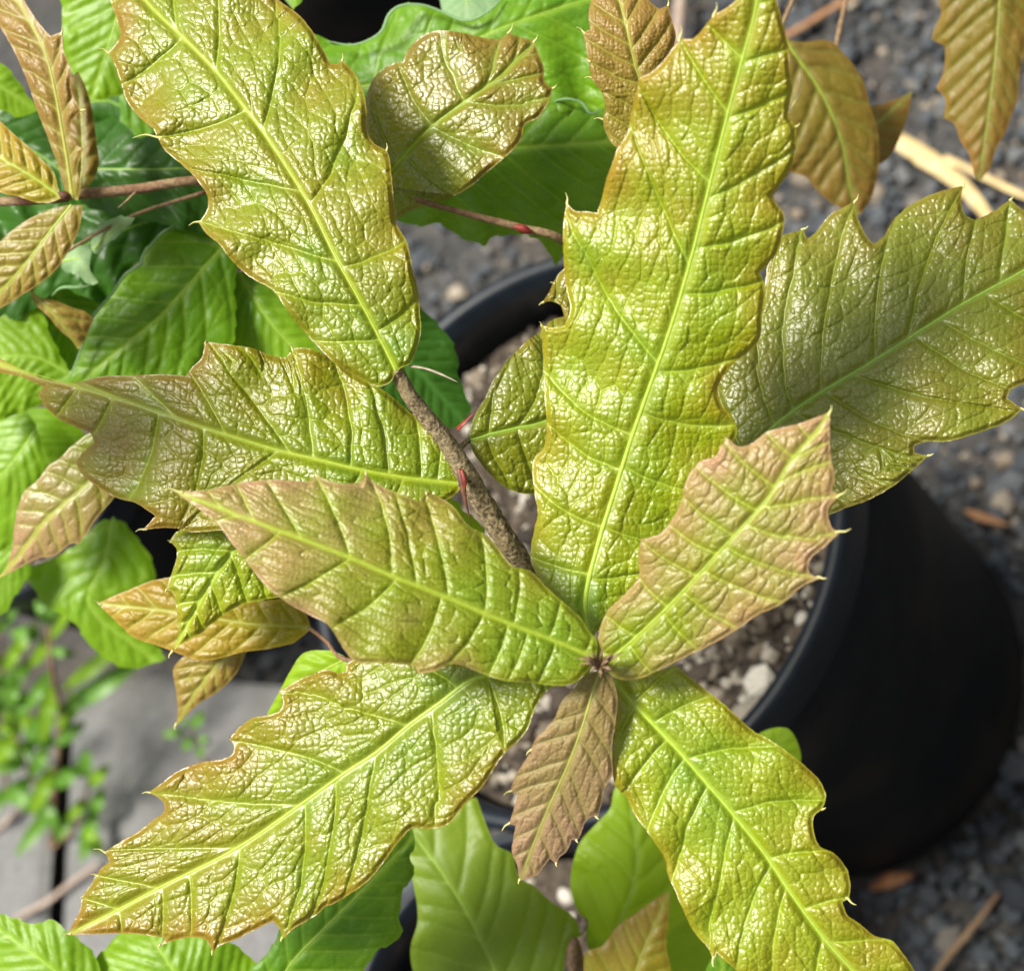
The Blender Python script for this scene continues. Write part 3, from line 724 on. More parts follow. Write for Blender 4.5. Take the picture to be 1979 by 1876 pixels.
# young leaf pointing left from the top bud
make_leaf(oak, [(1150, 1276), (1152, 1234), (1137, 1218), (1123, 1194), (1095, 1169), (1056, 1134), (1025, 1103), (989, 1092), (958, 1053), (937, 1032), (909, 1018), (873, 976), (852, 962), (824, 950), (812, 971), (782, 958), (722, 931), (707, 914), (694, 934), (655, 934), (622, 924), (611, 916), (597, 932), (527, 927), (492, 930), (450, 935), (397, 948), (341, 948), (345, 955), (379, 979), (421, 1011), (443, 1043), (471, 1078), (492, 1106), (527, 1144), (562, 1169), (597, 1188), (632, 1206), (653, 1236), (667, 1258), (687, 1279), (735, 1280), (782, 1283), (800, 1287), (807, 1301), (838, 1297), (866, 1284), (888, 1284), (930, 1301), (975, 1315), (1032, 1320), (1081, 1325), (1112, 1318), (1132, 1300)],
          [(1150, 1272), (1074, 1239), (975, 1201), (866, 1155), (758, 1113), (678, 1078), (600, 1048), (527, 1021), (440, 988), (344, 951)],
          [.367, .363, .360, .359, .361], 'young', fold=(-0.12, 0.42), wave=8, wavelen=120, seed=3, rib_w=(12, 4), **YG,
          secs=[(1074, 1239, 1040, 1320), (1020, 1220, 985, 1312), (983, 1204, 945, 1305), (937, 1183, 870, 1280), (852, 1155, 795, 1280), (765, 1123, 642, 1215), (678, 1078, 540, 1155), (541, 1028, 470, 1085), (460, 995, 410, 1008),
                (1060, 1236, 1085, 1160), (993, 1208, 1005, 1095), (937, 1183, 930, 1030), (866, 1155, 822, 955), (807, 1130, 758, 945), (758, 1112, 720, 932), (678, 1075, 612, 922), (583, 1041, 515, 928), (492, 1008, 455, 935), (430, 985, 400, 948)],
          bristles=[(344, 950, 313, 946), (611, 918, 606, 908), (707, 916, 706, 906), (824, 953, 822, 945)],
          label='young leaf with bronze pink tip pointing left from the top bud', tint=(-.2, .45), margin=30, tip_tint=.8)

# young leaf pointing up right from the top bud
make_leaf(oak, [(1166, 1284), (1156, 1262), (1156, 1232), (1172, 1183), (1211, 1144), (1235, 1113), (1233, 1075), (1239, 1040), (1274, 1032), (1298, 1004), (1316, 970), (1324, 935), (1340, 905), (1356, 890), (1382, 882), (1400, 852), (1408, 848), (1426, 863), (1447, 860), (1482, 835), (1545, 818), (1584, 804), (1604, 795), (1603, 825), (1606, 888), (1613, 923), (1607, 948), (1624, 957), (1602, 980), (1602, 1005), (1613, 1024), (1626, 1027), (1601, 1050), (1566, 1081), (1562, 1099), (1568, 1110), (1588, 1116), (1549, 1134), (1513, 1165), (1461, 1190), (1426, 1215), (1373, 1246), (1331, 1266), (1290, 1286), (1230, 1312), (1192, 1310), (1172, 1296)],
          [(1166, 1284), (1200, 1257), (1274, 1190), (1335, 1127), (1380, 1078), (1426, 1028), (1482, 965), (1531, 888), (1584, 825), (1602, 798)],
          [.369, .362, .356, .352, .351], 'young', fold=(0.18, -0.05), wave=5, wavelen=120, seed=4, rib_w=(12, 4), **YG,
          secs=[(1230, 1228, 1170, 1190), (1290, 1172, 1235, 1115), (1348, 1112, 1240, 1045), (1387, 1070, 1290, 1015), (1419, 1035, 1318, 955), (1464, 985, 1345, 900), (1496, 940, 1402, 855), (1535, 884, 1480, 838), (1565, 846, 1540, 818),
                (1215, 1243, 1260, 1300), (1280, 1182, 1350, 1256), (1320, 1142, 1430, 1212), (1359, 1100, 1513, 1163), (1401, 1055, 1582, 1115), (1440, 1012, 1622, 1027), (1471, 977, 1618, 957), (1503, 935, 1608, 890), (1531, 888, 1605, 850)],
          bristles=[(1603, 798, 1607, 782), (1622, 957, 1637, 944), (1622, 1027, 1645, 1021), (1584, 1115, 1598, 1117), (1405, 850, 1398, 842)],
          label='young pinkish bronze leaf pointing up right from the top bud', tint=(.15, 1.1), margin=60, tip_tint=.4)

# large leaf at the right edge, lower down
make_leaf(oak, [(1390, 900), (1365, 830), (1372, 740), (1420, 640), (1472, 560), (1490, 490), (1512, 455), (1535, 448), (1552, 442), (1560, 462), (1575, 450), (1601, 418), (1636, 397), (1651, 389), (1658, 421), (1675, 457), (1689, 471), (1707, 457), (1724, 428), (1749, 404), (1777, 386), (1812, 372), (1847, 362), (1862, 359), (1858, 386), (1865, 414), (1882, 425), (1910, 414), (1953, 385), (1967, 398), (1985, 410), (2020, 430), (2050, 405), (2075, 440), (2130, 430), (2110, 500), (2090, 560), (2060, 610), (2040, 680), (2010, 715), (1980, 740), (1953, 754), (1947, 769), (1976, 791), (1953, 811), (1882, 839), (1830, 853), (1784, 855), (1767, 862), (1767, 874), (1795, 880), (1759, 913), (1724, 941), (1671, 969), (1636, 981), (1612, 991), (1560, 1010), (1500, 1005), (1450, 960)],
          [(1420, 895), (1531, 796), (1690, 697), (1861, 588), (1979, 523), (2125, 435)],
          [.425, .424, .426, .432, .440], 'oak_dark', rib_mat='rib_dark', fold=(0.28, -0.22), wave=9, wavelen=160, seed=5, rib_w=(15, 8),
          secs=[(1500, 822, 1480, 560), (1531, 790, 1545, 450), (1584, 752, 1651, 392), (1689, 691, 1735, 415), (1752, 648, 1860, 362), (1861, 585, 1885, 425), (1931, 545, 1953, 388), (1990, 515, 2030, 430),
                (1500, 822, 1640, 975), (1531, 795, 1785, 880), (1591, 750, 1790, 853), (1650, 726, 1972, 790), (1766, 645, 1948, 755), (1819, 622, 2000, 710), (1900, 563, 2050, 640)],
          bristles=[(1552, 443, 1562, 437), (1651, 391, 1659, 375), (1862, 360, 1864, 352), (1953, 386, 1958, 379), (1795, 880, 1804, 876), (1975, 790, 1985, 792)],
          label='large dark olive leaf with deep pointed lobes at the right edge', tint=(-.1, .8), margin=38, tip_tint=.1)

# leaf drooping to the left edge
make_leaf(oak, [(898, 932), (886, 898), (866, 860), (838, 828), (793, 797), (747, 758), (694, 728), (632, 688), (597, 674), (567, 673), (552, 691), (527, 688), (492, 674), (421, 663), (396, 660), (390, 691), (372, 709), (358, 727), (316, 723), (263, 725), (193, 728), (151, 739), (88, 733), (46, 716), (0, 692), (-70, 650), (-80, 700), (0, 720), (40, 728), (84, 747), (74, 762), (88, 786), (116, 811), (147, 825), (176, 839), (182, 856), (158, 877), (147, 895), (158, 916), (190, 941), (225, 962), (263, 972), (300, 997), (276, 1024), (299, 1021), (341, 1021), (369, 1028), (421, 1025), (470, 1025), (560, 1015), (700, 1000), (800, 985), (850, 972), (880, 955)],
          [(896, 936), (782, 923), (694, 907), (597, 884), (548, 873), (470, 850), (393, 826), (299, 793), (211, 765), (140, 744), (70, 724), (0, 703), (-65, 675)],
          [.414, .412, .414, .418, .430, .448], 'oak', fold=(-0.10, 0.25), wave=10, wavelen=150, seed=6, rib_w=(12, 1.2), twist=.7,
          secs=[(780, 922, 745, 995), (700, 908, 640, 985), (537, 871, 420, 945), (393, 826, 350, 1020), (306, 796, 250, 965), (218, 768, 170, 850), (150, 748, 110, 800),
                (845, 930, 850, 850), (814, 926, 800, 805), (751, 917, 715, 745), (677, 905, 648, 700), (604, 886, 572, 685), (562, 877, 405, 668), (436, 840, 368, 715), (340, 808, 260, 728), (230, 772, 160, 740)],
          bristles=[(397, 663, 398, 657), (566, 677, 558, 664), (279, 1023, 262, 1027)],
          label='long leaf with glossy upper half drooping to the left edge', tint=(-.05, .9), margin=40, tip_tint=.55)

# big leaf to the lower left
make_leaf(oak, [(1140, 1292), (1085, 1284), (1000, 1276), (900, 1268), (800, 1268), (700, 1268), (669, 1283), (668, 1297), (655, 1300), (632, 1294), (597, 1304), (562, 1322), (537, 1336), (546, 1350), (544, 1368), (527, 1380), (492, 1385), (464, 1403), (443, 1426), (451, 1440), (451, 1453), (439, 1463), (386, 1473), (341, 1491), (309, 1515), (287, 1531), (305, 1540), (318, 1554), (316, 1568), (298, 1582), (267, 1606), (228, 1628), (203, 1646), (211, 1664), (197, 1675), (185, 1691), (176, 1708), (159, 1733), (154, 1758), (140, 1786), (131, 1806), (176, 1805), (246, 1803), (291, 1807), (320, 1812), (308, 1828), (340, 1815), (379, 1810), (400, 1817), (411, 1840), (423, 1828), (457, 1814), (492, 1796), (527, 1779), (540, 1793), (545, 1815), (569, 1793), (611, 1768), (630, 1750), (642, 1747), (677, 1726), (712, 1701), (743, 1663), (775, 1620), (796, 1600), (835, 1601), (870, 1589), (895, 1557), (930, 1522), (972, 1459), (1017, 1413), (1035, 1368), (1056, 1336), (1090, 1318), (1130, 1304)],
          [(1140, 1296), (1060, 1304), (1000, 1302), (919, 1310), (852, 1357), (793, 1399), (726, 1455), (670, 1491), (579, 1556), (460, 1637), (309, 1714), (211, 1766), (132, 1805)],
          [.378, .380, .384, .390, .397, .404], 'oak', rib_mat='rib_pale', fold=(-0.22, 0.22), wave=9, wavelen=140, seed=7, rib_w=(17, 5),
          secs=[(940, 1306, 975, 1450), (835, 1372, 835, 1598), (726, 1456, 665, 1730), (650, 1506, 600, 1772), (590, 1550, 545, 1808), (464, 1635, 412, 1835), (365, 1687, 370, 1805), (313, 1712, 312, 1822), (230, 1757, 235, 1803),
                (888, 1335, 800, 1275), (789, 1402, 545, 1340), (667, 1494, 445, 1428), (579, 1556, 290, 1532), (460, 1637, 204, 1647), (306, 1716, 187, 1691), (230, 1757, 160, 1735)],
          bristles=[(289, 1531, 274, 1533), (204, 1647, 181, 1640), (187, 1691, 175, 1689), (160, 1733, 155, 1736), (445, 1427, 440, 1425), (309, 1826, 306, 1832), (411, 1837, 410, 1846), (545, 1812, 543, 1819), (134, 1804, 124, 1806)],
          label='large yellow green toothed leaf reaching to the lower left', tint=(-.2, .85), margin=42, tip_tint=.4)

# small downward leaf under the bud
make_leaf(oak, [(1156, 1296), (1133, 1303), (1109, 1329), (1084, 1357), (1074, 1382), (1056, 1406), (1035, 1427), (1025, 1450), (1014, 1470), (996, 1498), (985, 1530), (1000, 1533), (993, 1564), (983, 1592), (996, 1594), (993, 1614), (989, 1645), (1000, 1673), (1004, 1702), (1014, 1698), (1039, 1690), (1049, 1677), (1063, 1659), (1076, 1668), (1082, 1655), (1095, 1645), (1105, 1621), (1115, 1624), (1123, 1610), (1133, 1586), (1148, 1576), (1155, 1578), (1161, 1557), (1168, 1526), (1184, 1494), (1182, 1455), (1190, 1392), (1193, 1350), (1187, 1319), (1172, 1298)],
          [(1160, 1298), (1151, 1320), (1126, 1403), (1095, 1484), (1063, 1554), (1031, 1631), (1006, 1700)],
          [.372, .375, .382, .390], 'bronze', fold=(0.12, 0.12), wave=4, wavelen=80, seed=8, rib_w=(10, 3), nsec=8, ang=52, h2=5, h3=4.2, h4=1.6, net=24, cell=10, rib_mat='rib_brown',
          bristles=[(1026, 1449, 1017, 1459), (987, 1528, 973, 1537), (985, 1590, 970, 1605), (1004, 1700, 1002, 1708), (1075, 1666, 1076, 1674), (1114, 1622, 1117, 1628), (1152, 1577, 1158, 1583)],
          label='small narrow bronze leaf hanging straight down below the bud', tint=(.15, .8), margin=45, tip_tint=.5, vein=.35)

# leaf to the lower right
make_leaf(oak, [(1186, 1308), (1205, 1300), (1250, 1300), (1306, 1285), (1355, 1325), (1408, 1368), (1454, 1410), (1496, 1434), (1548, 1473), (1584, 1508), (1596, 1536), (1589, 1562), (1574, 1576), (1571, 1596), (1584, 1634), (1612, 1649), (1636, 1677), (1643, 1708), (1641, 1735), (1628, 1742), (1636, 1765), (1664, 1786), (1689, 1807), (1724, 1817), (1745, 1842), (1766, 1872), (1800, 1930), (1790, 1990), (1700, 2010), (1600, 1990), (1520, 1960), (1450, 1910), (1418, 1870), (1395, 1850), (1385, 1840), (1378, 1860), (1372, 1838), (1338, 1796), (1323, 1765), (1302, 1715), (1291, 1691), (1284, 1659), (1267, 1631), (1246, 1600), (1225, 1571), (1211, 1540), (1190, 1519), (1183, 1480), (1190, 1392), (1190, 1330)],
          [(1188, 1312), (1204, 1336), (1256, 1392), (1300, 1437), (1362, 1508), (1425, 1582), (1485, 1659), (1531, 1729), (1591, 1810), (1647, 1873), (1760, 1980)],
          [.380, .379, .379, .380, .384], 'oak_green', rib_mat='rib_pale', fold=(0.04, 0.06), wave=12, wavelen=150, seed=9, rib_w=(14, 7),
          secs=[(1225, 1360, 1290, 1300), (1262, 1398, 1370, 1345), (1327, 1467, 1500, 1440), (1415, 1570, 1592, 1545), (1485, 1659, 1600, 1642), (1552, 1757, 1642, 1730), (1600, 1820, 1720, 1816),
                (1230, 1364, 1190, 1440), (1290, 1428, 1205, 1530), (1325, 1464, 1250, 1600), (1369, 1516, 1298, 1705), (1419, 1575, 1373, 1840), (1492, 1668, 1420, 1868), (1520, 1712, 1495, 1930), (1591, 1810, 1580, 1980)],
          bristles=[(1589, 1563, 1596, 1560), (1640, 1737, 1655, 1748), (1378, 1857, 1379, 1868)],
          label='wavy-edged light green leaf running off the lower right', tint=(-.1, .8), margin=40, tip_tint=.15)

# upper middle leaf on the thin twig
make_leaf(oak, [(752, 405), (735, 340), (705, 260), (708, 186), (726, 147), (758, 124), (780, 120), (788, 98), (810, 74), (842, 60), (887, 63), (940, 74), (968, 74), (983, 62), (997, 70), (1034, 78), (1040, 102), (1051, 130), (1053, 158), (1068, 171), (1060, 197), (1039, 228), (1014, 242), (1007, 270), (975, 305), (940, 334), (908, 362), (875, 380), (842, 392), (800, 405), (765, 425)],
          [(752, 405), (735, 360), (761, 325), (835, 245), (898, 197), (968, 147), (1000, 115), (1036, 79)],
          [.438, .434, .430, .428, .432], 'oak_dark', fold=(0.25, -0.15), wave=9, wavelen=110, seed=10, rib_w=(9, 5),
          secs=[(770, 315, 722, 200), (835, 242, 770, 128), (898, 197, 850, 62), (935, 168, 968, 76), (835, 245, 930, 290), (780, 300, 880, 375), (898, 197, 1060, 190), (950, 160, 1055, 140)],
          bristles=[(983, 64, 991, 46), (1033, 80, 1039, 68), (1066, 172, 1076, 164)], h2=7, h3=4,
          label='broad olive leaf with amber tip on the thin twig, upper middle', tint=(-.1, 1.0), margin=45, tip_tint=.75)

# small brown leaf at the top, left of the tall leaf
make_leaf(oak, [(1255, 230), (1222, 285), (1190, 284), (1172, 260), (1165, 232), (1169, 211), (1165, 183), (1144, 152), (1137, 120), (1133, 95), (1126, 62), (1140, 58), (1138, 18), (1146, -5), (1180, -50), (1230, -45), (1253, 0), (1274, 18), (1291, 10), (1298, 38), (1306, 70), (1292, 116), (1280, 170)],
          [(1245, 250), (1238, 160), (1228, 130), (1214, 70), (1197, 0), (1188, -40)],
          [.400, .396, .394, .398], 'brown', fold=(0.1, 0.25), wave=4, wavelen=80, seed=11, rib_w=(7, 4), nsec=6, ang=50, h3=3.2, cell=9, ladder=16, rib_mat='rib_brown',
          bristles=[(1128, 63, 1114, 53), (1137, 118, 1124, 113), (1144, 151, 1129, 151), (1165, 231, 1148, 230), (1291, 12, 1291, -2)],
          label='small amber brown toothed leaf at the top beside the tall leaf', tint=(.3, .9), margin=60, tip_tint=.2)

# leaf half hidden under the tall leaf
make_leaf(oak, [(905, 850), (912, 815), (918, 800), (933, 776), (951, 737), (986, 691), (1021, 656), (1046, 639), (1066, 618), (1090, 612), (1084, 590), (1062, 582), (1047, 586), (1060, 566), (1070, 545), (1084, 525), (1130, 500), (1210, 560), (1260, 700), (1210, 830), (1150, 905), (1085, 948), (1021, 955), (982, 944), (947, 916), (919, 881), (909, 861)],
          [(905, 852), (975, 832), (1051, 815), (1130, 770), (1220, 660)],
          [.414, .416, .420, .428], 'oak_dark', rib_mat='rib_dark', fold=(0.16, 0.28), wave=6, wavelen=120, seed=12, rib_w=(10, 6),
          secs=[(945, 840, 985, 695), (1000, 828, 1045, 645), (1060, 810, 1075, 560), (940, 842, 985, 940), (1000, 828, 1045, 945), (1070, 805, 1130, 915)],
          bristles=[(1049, 585, 1042, 590), (1070, 548, 1063, 546)], h2=8,
          label='dark glossy leaf tucked under the tall leaf beside the branch', tint=(-.15, .75), margin=35, tip_tint=.1)

# shiny leaf below the young left leaf
make_leaf(oak, [(560, 1150), (540, 1080), (480, 1030), (420, 1000), (375, 1015), (341, 1028), (327, 1046), (341, 1060), (341, 1078), (332, 1106), (321, 1138), (337, 1145), (342, 1183), (343, 1222), (339, 1250), (329, 1264), (358, 1239), (386, 1225), (421, 1197), (467, 1169), (516, 1158)],
          [(510, 1000), (443, 1074), (404, 1130), (372, 1186), (341, 1243), (330, 1262)],
          [.426, .424, .426, .430], 'oak_green', fold=(0.10, 0.14), wave=5, wavelen=110, seed=13, rib_w=(7, 3), nsec=5, ang=55, h2=8, rib_mat='rib_dark',
          bristles=[(329, 1046, 324, 1044), (323, 1138, 319, 1146), (332, 1260, 326, 1272)],
          label='shiny green leaf tip peeking out below the young left leaf', tint=(-.1, .6), margin=35, tip_tint=.1)

def leafset(plant, rows):
    for i, r in enumerate(rows):
        kw = dict(grid=5.0, relief=.8, cell=14.0, rib_w=(8, 3)); kw.update(r[4])
        make_leaf(plant, r[0], r[1], r[2], r[3], **kw)

leafset(oak, [
    ([(600, 1215), (592, 1186), (560, 1160), (480, 1160), (400, 1130), (330, 1116), (291, 1123), (246, 1141), (188, 1165), (211, 1187), (235, 1211), (260, 1232), (302, 1246), (334, 1258), (390, 1276), (474, 1259), (527, 1252), (570, 1240)],
     [(600, 1212), (480, 1205), (360, 1185), (195, 1166)], [.446, .448, .455], 'amber', dict(seed=21, fold=(.15, .1), nsec=7, h2=3, h4=1.5, rib_mat='rib_brown', grid=2.6, relief=1, bristles=[(192, 1166, 182, 1161)], label='amber bronze leaf spreading left beneath the shiny leaf')),
    ([(500, 1225), (440, 1235), (360, 1265), (336, 1290), (341, 1340), (343, 1375), (339, 1404), (379, 1364), (421, 1336), (457, 1301), (476, 1262)],
     [(490, 1230), (420, 1285), (380, 1335), (341, 1400)], [.456, .46, .466], 'brown', dict(seed=22, nsec=6, h2=3, h4=1.5, rib_mat='rib_brown', grid=2.6, relief=1, bristles=[(340, 1400, 338, 1410)], label='pinkish brown leaf with tip hanging over the paver')),
    ([(655, 1262), (620, 1256), (585, 1262), (562, 1294), (541, 1333), (515, 1380), (545, 1400), (600, 1370), (660, 1330), (690, 1290)],
     [(665, 1275), (600, 1310), (530, 1385)], [.44, .445, .452], 'lime', dict(seed=23, nsec=5, grid=5, label='yellow green leaf base beside the small dark hole')),
])
petiole(oak, [(596, 1212, .446), (632, 1240, .444), (662, 1272, .44), (760, 1290, .44), (900, 1300, .45), (1115, 1140, .54)], [8, 8, 9, 11, 14, 18], 'bark_green', 'twig')

# leaf stalks at the nodes
petiole(oak, [(765, 716, .397), (768, 722, .398), (776, 735, .400)], [12, 17, 20], 'bark', 'petiole')
petiole(oak, [(884, 934, .413), (898, 932, .413), (912, 930, .413)], [11, 13, 14], 'bark', 'petiole')
petiole(oak, [(916, 849, .416), (904, 852, .414), (884, 870, .410)], [10, 11, 12], 'bark', 'petiole')
petiole(oak, [(1440, 880, .425), (1380, 940, .43), (1260, 1070, .45), (1130, 1205, .47)], [14, 14, 15, 16], 'rib_dark', 'petiole')
# papery and red stipules
photo_tube('stipule', [(792, 707, .398), (822, 712, .397), (850, 722, .396), (886, 739, .395)], [6, 5, 5, 1], MAT['grey_stip'], oak, sides=8, flat=.4)
photo_tube('stipule', [(884, 829, .407), (897, 817, .406), (917, 797, .406)], [12, 10, 1], MAT['red'], oak, sides=8, flat=.4)
photo_tube('stipule', [(886, 905, .407), (893, 935, .407), (900, 970, .408), (911, 1016, .411)], [8, 13, 6, 1], MAT['dark_red'], oak, sides=8, flat=.5)
photo_tube('stipule', [(892, 908, .406), (898, 930, .406), (899, 945, .407)], [6, 8, 1], MAT['red'], oak, sides=8, flat=.5)
photo_tube('stipule', [(757, 724, .398), (748, 740, .399), (738, 752, .400)], [5, 5, 1], MAT['dark_red'], oak, sides=8, flat=.5)
# terminal bud: overlapping scales and hairy stipules
bud = photo_tube('bud', [(1162, 1292, .372), (1156, 1282, .366), (1150, 1270, .361)], [16, 22, 3], MAT['bud'], oak, sides=10)
for (x0, y0, x1, y1) in [(1158, 1280, 1112, 1272), (1156, 1284, 1118, 1283), (1155, 1276, 1138, 1258), (1160, 1276, 1166, 1252), (1165, 1278, 1188, 1262), (1168, 1282, 1208, 1258), (1166, 1288, 1188, 1298), (1160, 1290, 1162, 1312), (1154, 1288, 1140, 1300), (1164, 1284, 1180, 1276), (1152, 1278, 1126, 1265)]:
    photo_tube('bud_scale', [(x0, y0, .363), ((x0 + x1) / 2, (y0 + y1) / 2 - 2, .360), (x1, y1, .3605)], [11, 8, .8], MAT['bud'], bud, sides=7, flat=.6)

# ------------------------------------------------------------------ second sapling: bronze leaf cluster at the left edge
oak2 = empty('oak_sapling', tuple(POT_L + np.array([0, 0, .165])))
tag(oak2, 'sapling with a cluster of bronze leaves on a thin twig at the left edge', 'sapling')
base2 = POT_L + np.array([0, 0, .165])
node2 = [at(*p) for p in [(128, 378, .450), (180, 373, .451), (260, 366, .453), (390, 350, .457), (480, 380, .475), (520, 460, .52)]]
tube('twig', node2 + [base2 + np.array([.02, .01, .12]), base2], [.0012, .0014, .0013, .0013, .0016, .002, .0026, .003], MAT['bark_green'], oak2, rough=.05)
photo_tube('bud', [(136, 384, .446), (124, 378, .445), (112, 372, .444)], [7, 18, 3], MAT['dark_red'], oak2, sides=9)
photo_tube('stipule', [(262, 372, .4515), (245, 388, .451), (228, 402, .451)], [6, 4, 1], MAT['bud'], oak2, sides=7)
leafset(oak2, [
    ([(150, 388), (156, 360), (150, 327), (162, 288), (141, 274), (137, 239), (159, 214), (147, 197), (137, 169), (137, 133), (123, 98), (120, 62), (98, 70), (88, 60), (63, 28), (46, 0), (20, -50), (-30, -40), (-20, 20), (0, 53), (17, 81), (35, 116), (53, 158), (74, 221), (91, 263), (116, 334), (128, 380)],
     [(140, 384), (130, 310), (119, 246), (105, 170), (88, 105), (50, 30), (10, -35)], [.446, .442, .440, .444], 'brown', dict(seed=31, fold=(.35, -.3), nsec=9, ang=40, grid=2.6, rib_w=(14, 4), rib_mat='rib_brown', bristles=[(119, 65, 120, 52), (158, 213, 166, 211)], label='long folded bronze leaf pointing up from the twig end', tint=(.2, .9))),
    ([(150, 370), (175, 355), (191, 316), (186, 274), (179, 218), (168, 175), (150, 138), (130, 160), (125, 250), (135, 340)],
     [(155, 368), (160, 290), (150, 145)], [.455, .457, .46], 'dull', dict(seed=32, fold=(.2, .4), nsec=6, rib_mat='rib_brown', label='shaded brown leaf behind the folded bronze leaf')),
    ([(118, 384), (112, 362), (105, 337), (70, 298), (28, 260), (0, 235), (-50, 205), (-90, 240), (-70, 330), (0, 372), (35, 380), (74, 392), (100, 391)],
     [(116, 380), (60, 340), (0, 305), (-75, 255)], [.445, .446, .452], 'amber', dict(seed=33, nsec=7, grid=2.6, fold=(.15, .15), label='amber yellow leaf pointing to the left edge')),
    ([(136, 396), (160, 396), (154, 439), (133, 485), (109, 520), (77, 548), (45, 569), (0, 597), (-50, 620), (-45, 540), (0, 467), (53, 425), (98, 404)],
     [(138, 396), (95, 450), (52, 506), (0, 565), (-45, 612)], [.447, .448, .455], 'brown', dict(seed=34, nsec=8, grid=2.6, fold=(.1, .1), h2=5, relief=.6, label='smooth brown green leaf pointing down left below the twig end', tint=(.1, .7), vein=.5)),
    ([(56, 560), (81, 576), (105, 580), (140, 594), (168, 604), (180, 618), (165, 653), (151, 676), (140, 660), (116, 639), (95, 614), (70, 590)],
     [(60, 565), (105, 608), (151, 672)], [.455, .456, .46], 'brown', dict(seed=35, nsec=5, grid=4, rib_mat='rib_brown', label='small orange brown leaf tip over the green leaf', tint=(.4, .9))),
    ([(200, 826), (169, 839), (140, 860), (116, 884), (91, 902), (77, 923), (46, 951), (28, 1011), (24, 1057), (7, 1102), (-14, 1124), (42, 1095), (77, 1078), (105, 1074), (118, 1066), (140, 1050), (152, 1052), (172, 1025), (183, 1007), (200, 986), (218, 965), (262, 925), (255, 860)],
     [(225, 870), (169, 934), (88, 1004), (18, 1095), (-10, 1120)], [.452, .455, .465], 'young', dict(seed=36, nsec=8, ang=62, grid=2.6, fold=(.1, .1), relief=.5, vein=.25, rib_mat='rib_brown', label='pale pinkish toothed leaf below the drooping leaf', tint=(.4, .9), tip_tint=.5)),
])
petiole(oak2, [(225, 870, .452), (250, 830, .46), (330, 740, .50), (470, 500, .53)], [7, 8, 9, 10], 'bark_green', 'petiole')
petiole(oak2, [(60, 562, .455), (110, 500, .462), (250, 420, .465), (400, 370, .468)], [5, 6, 7, 8], 'bark_green', 'petiole')

# extra leaf outside the frame, added and shaped to shade the drooping leaf
SV = np.array(sun_w)
sh = [(45, 690), (200, 700), (330, 712), (440, 735), (505, 775), (560, 868), (480, 900), (425, 945), (375, 1035), (200, 1000), (40, 830)]
so = []
for (x, y) in sh:
    q = to_photo(at(x, y, .424) + SV * .125); so.append((float(q[0]), float(q[1])))
sd0, sd1 = to_photo(at(60, 760, .43) + SV * .125), to_photo(at(555, 870, .42) + SV * .125)
make_leaf(oak2, so, [(float(sd0[0]), float(sd0[1])), (float((sd0[0] + sd1[0]) / 2), float((sd0[1] + sd1[1]) / 2)), (float(sd1[0]), float(sd1[1]))], [float(sd0[2]), float((sd0[2] + sd1[2]) / 2), float(sd1[2])], 'brown', grid=7, seed=37, nsec=7, rib_mat='rib_brown', label='added unseen bronze leaf that shades the drooping leaf')
tube('twig', [at(float(sd0[0]), float(sd0[1]), float(sd0[2])), at(-420, 640, .40), at(-200, 420, .47), at(130, 382, .452)], [.0008, .001, .0012, .0012], MAT['bark_green'], oak2)

# ------------------------------------------------------------------ third sapling: brown leaves at the top right
oak3 = empty('oak_sapling', tuple(POT_U + np.array([0, 0, .165])))
tag(oak3, 'sapling with dull brown hanging leaves at the top right', 'sapling')
b3 = POT_U + np.array([0, 0, .165])
tube('main_stem', [b3, b3 + np.array([0, -.01, .12]), at(1760, -260, .52), at(1700, -160, .51)], [.004, .0035, .003, .002], MAT['bark'], oak3)
leafset(oak3, [
    ([(1930, -110), (1860, -70), (1816, 0), (1819, 28), (1808, 49), (1800, 77), (1826, 88), (1823, 140), (1808, 172), (1826, 190), (1823, 228), (1844, 239), (1854, 270), (1872, 298), (1882, 334), (1892, 352), (1914, 323), (1928, 281), (1942, 260), (1953, 228), (1967, 190), (1970, 147), (1982, 88), (2000, 0), (1985, -70)],
     [(1932, -105), (1932, 0), (1925, 105), (1910, 228), (1893, 350)], [.49, .50, .51], 'dull', dict(seed=41, nsec=10, ang=42, fold=(.15, .4), relief=.7, h4=.5, vein=.4, label='narrow toothed brown leaf hanging in the top right corner', rib_mat='rib_brown')),
    ([(1490, 60), (1524, 77), (1552, 81), (1605, 79), (1629, 102), (1657, 137), (1672, 168), (1680, 200), (1696, 250), (1697, 330), (1682, 386), (1662, 416), (1620, 400), (1585, 375), (1555, 340), (1520, 330), (1490, 280), (1480, 150)],
     [(1505, 60), (1531, 98), (1591, 186), (1629, 281), (1640, 351), (1655, 412)], [.50, .505, .515], 'dull', dict(seed=42, nsec=7, relief=.7, h4=.4, fold=(.25, .1), vein=.4, label='olive brown leaf right of the tall leaf')),
    ([(1650, 200), (1680, 205), (1707, 200), (1735, 190), (1764, 175), (1756, 218), (1742, 260), (1721, 302), (1700, 318), (1660, 300)],
     [(1655, 270), (1700, 235), (1760, 180)], [.52, .525, .53], 'dull', dict(seed=43, nsec=4, relief=.4, h4=0, label='purplish brown leaf tip pointing at the straw', rib_mat='rib_brown', tint=(.6, 1.0))),
])
for p in ([(1932, -105, .49), (1860, -150, .5), (1720, -180, .512)], [(1505, 60, .50), (1560, -40, .505), (1702, -160, .51)], [(1655, 270, .52), (1610, 150, .53), (1650, -50, .525), (1705, -165, .515)]):
    petiole(oak3, p, [8, 9, 10, 11][:len(p)], 'bark_green', 'petiole')

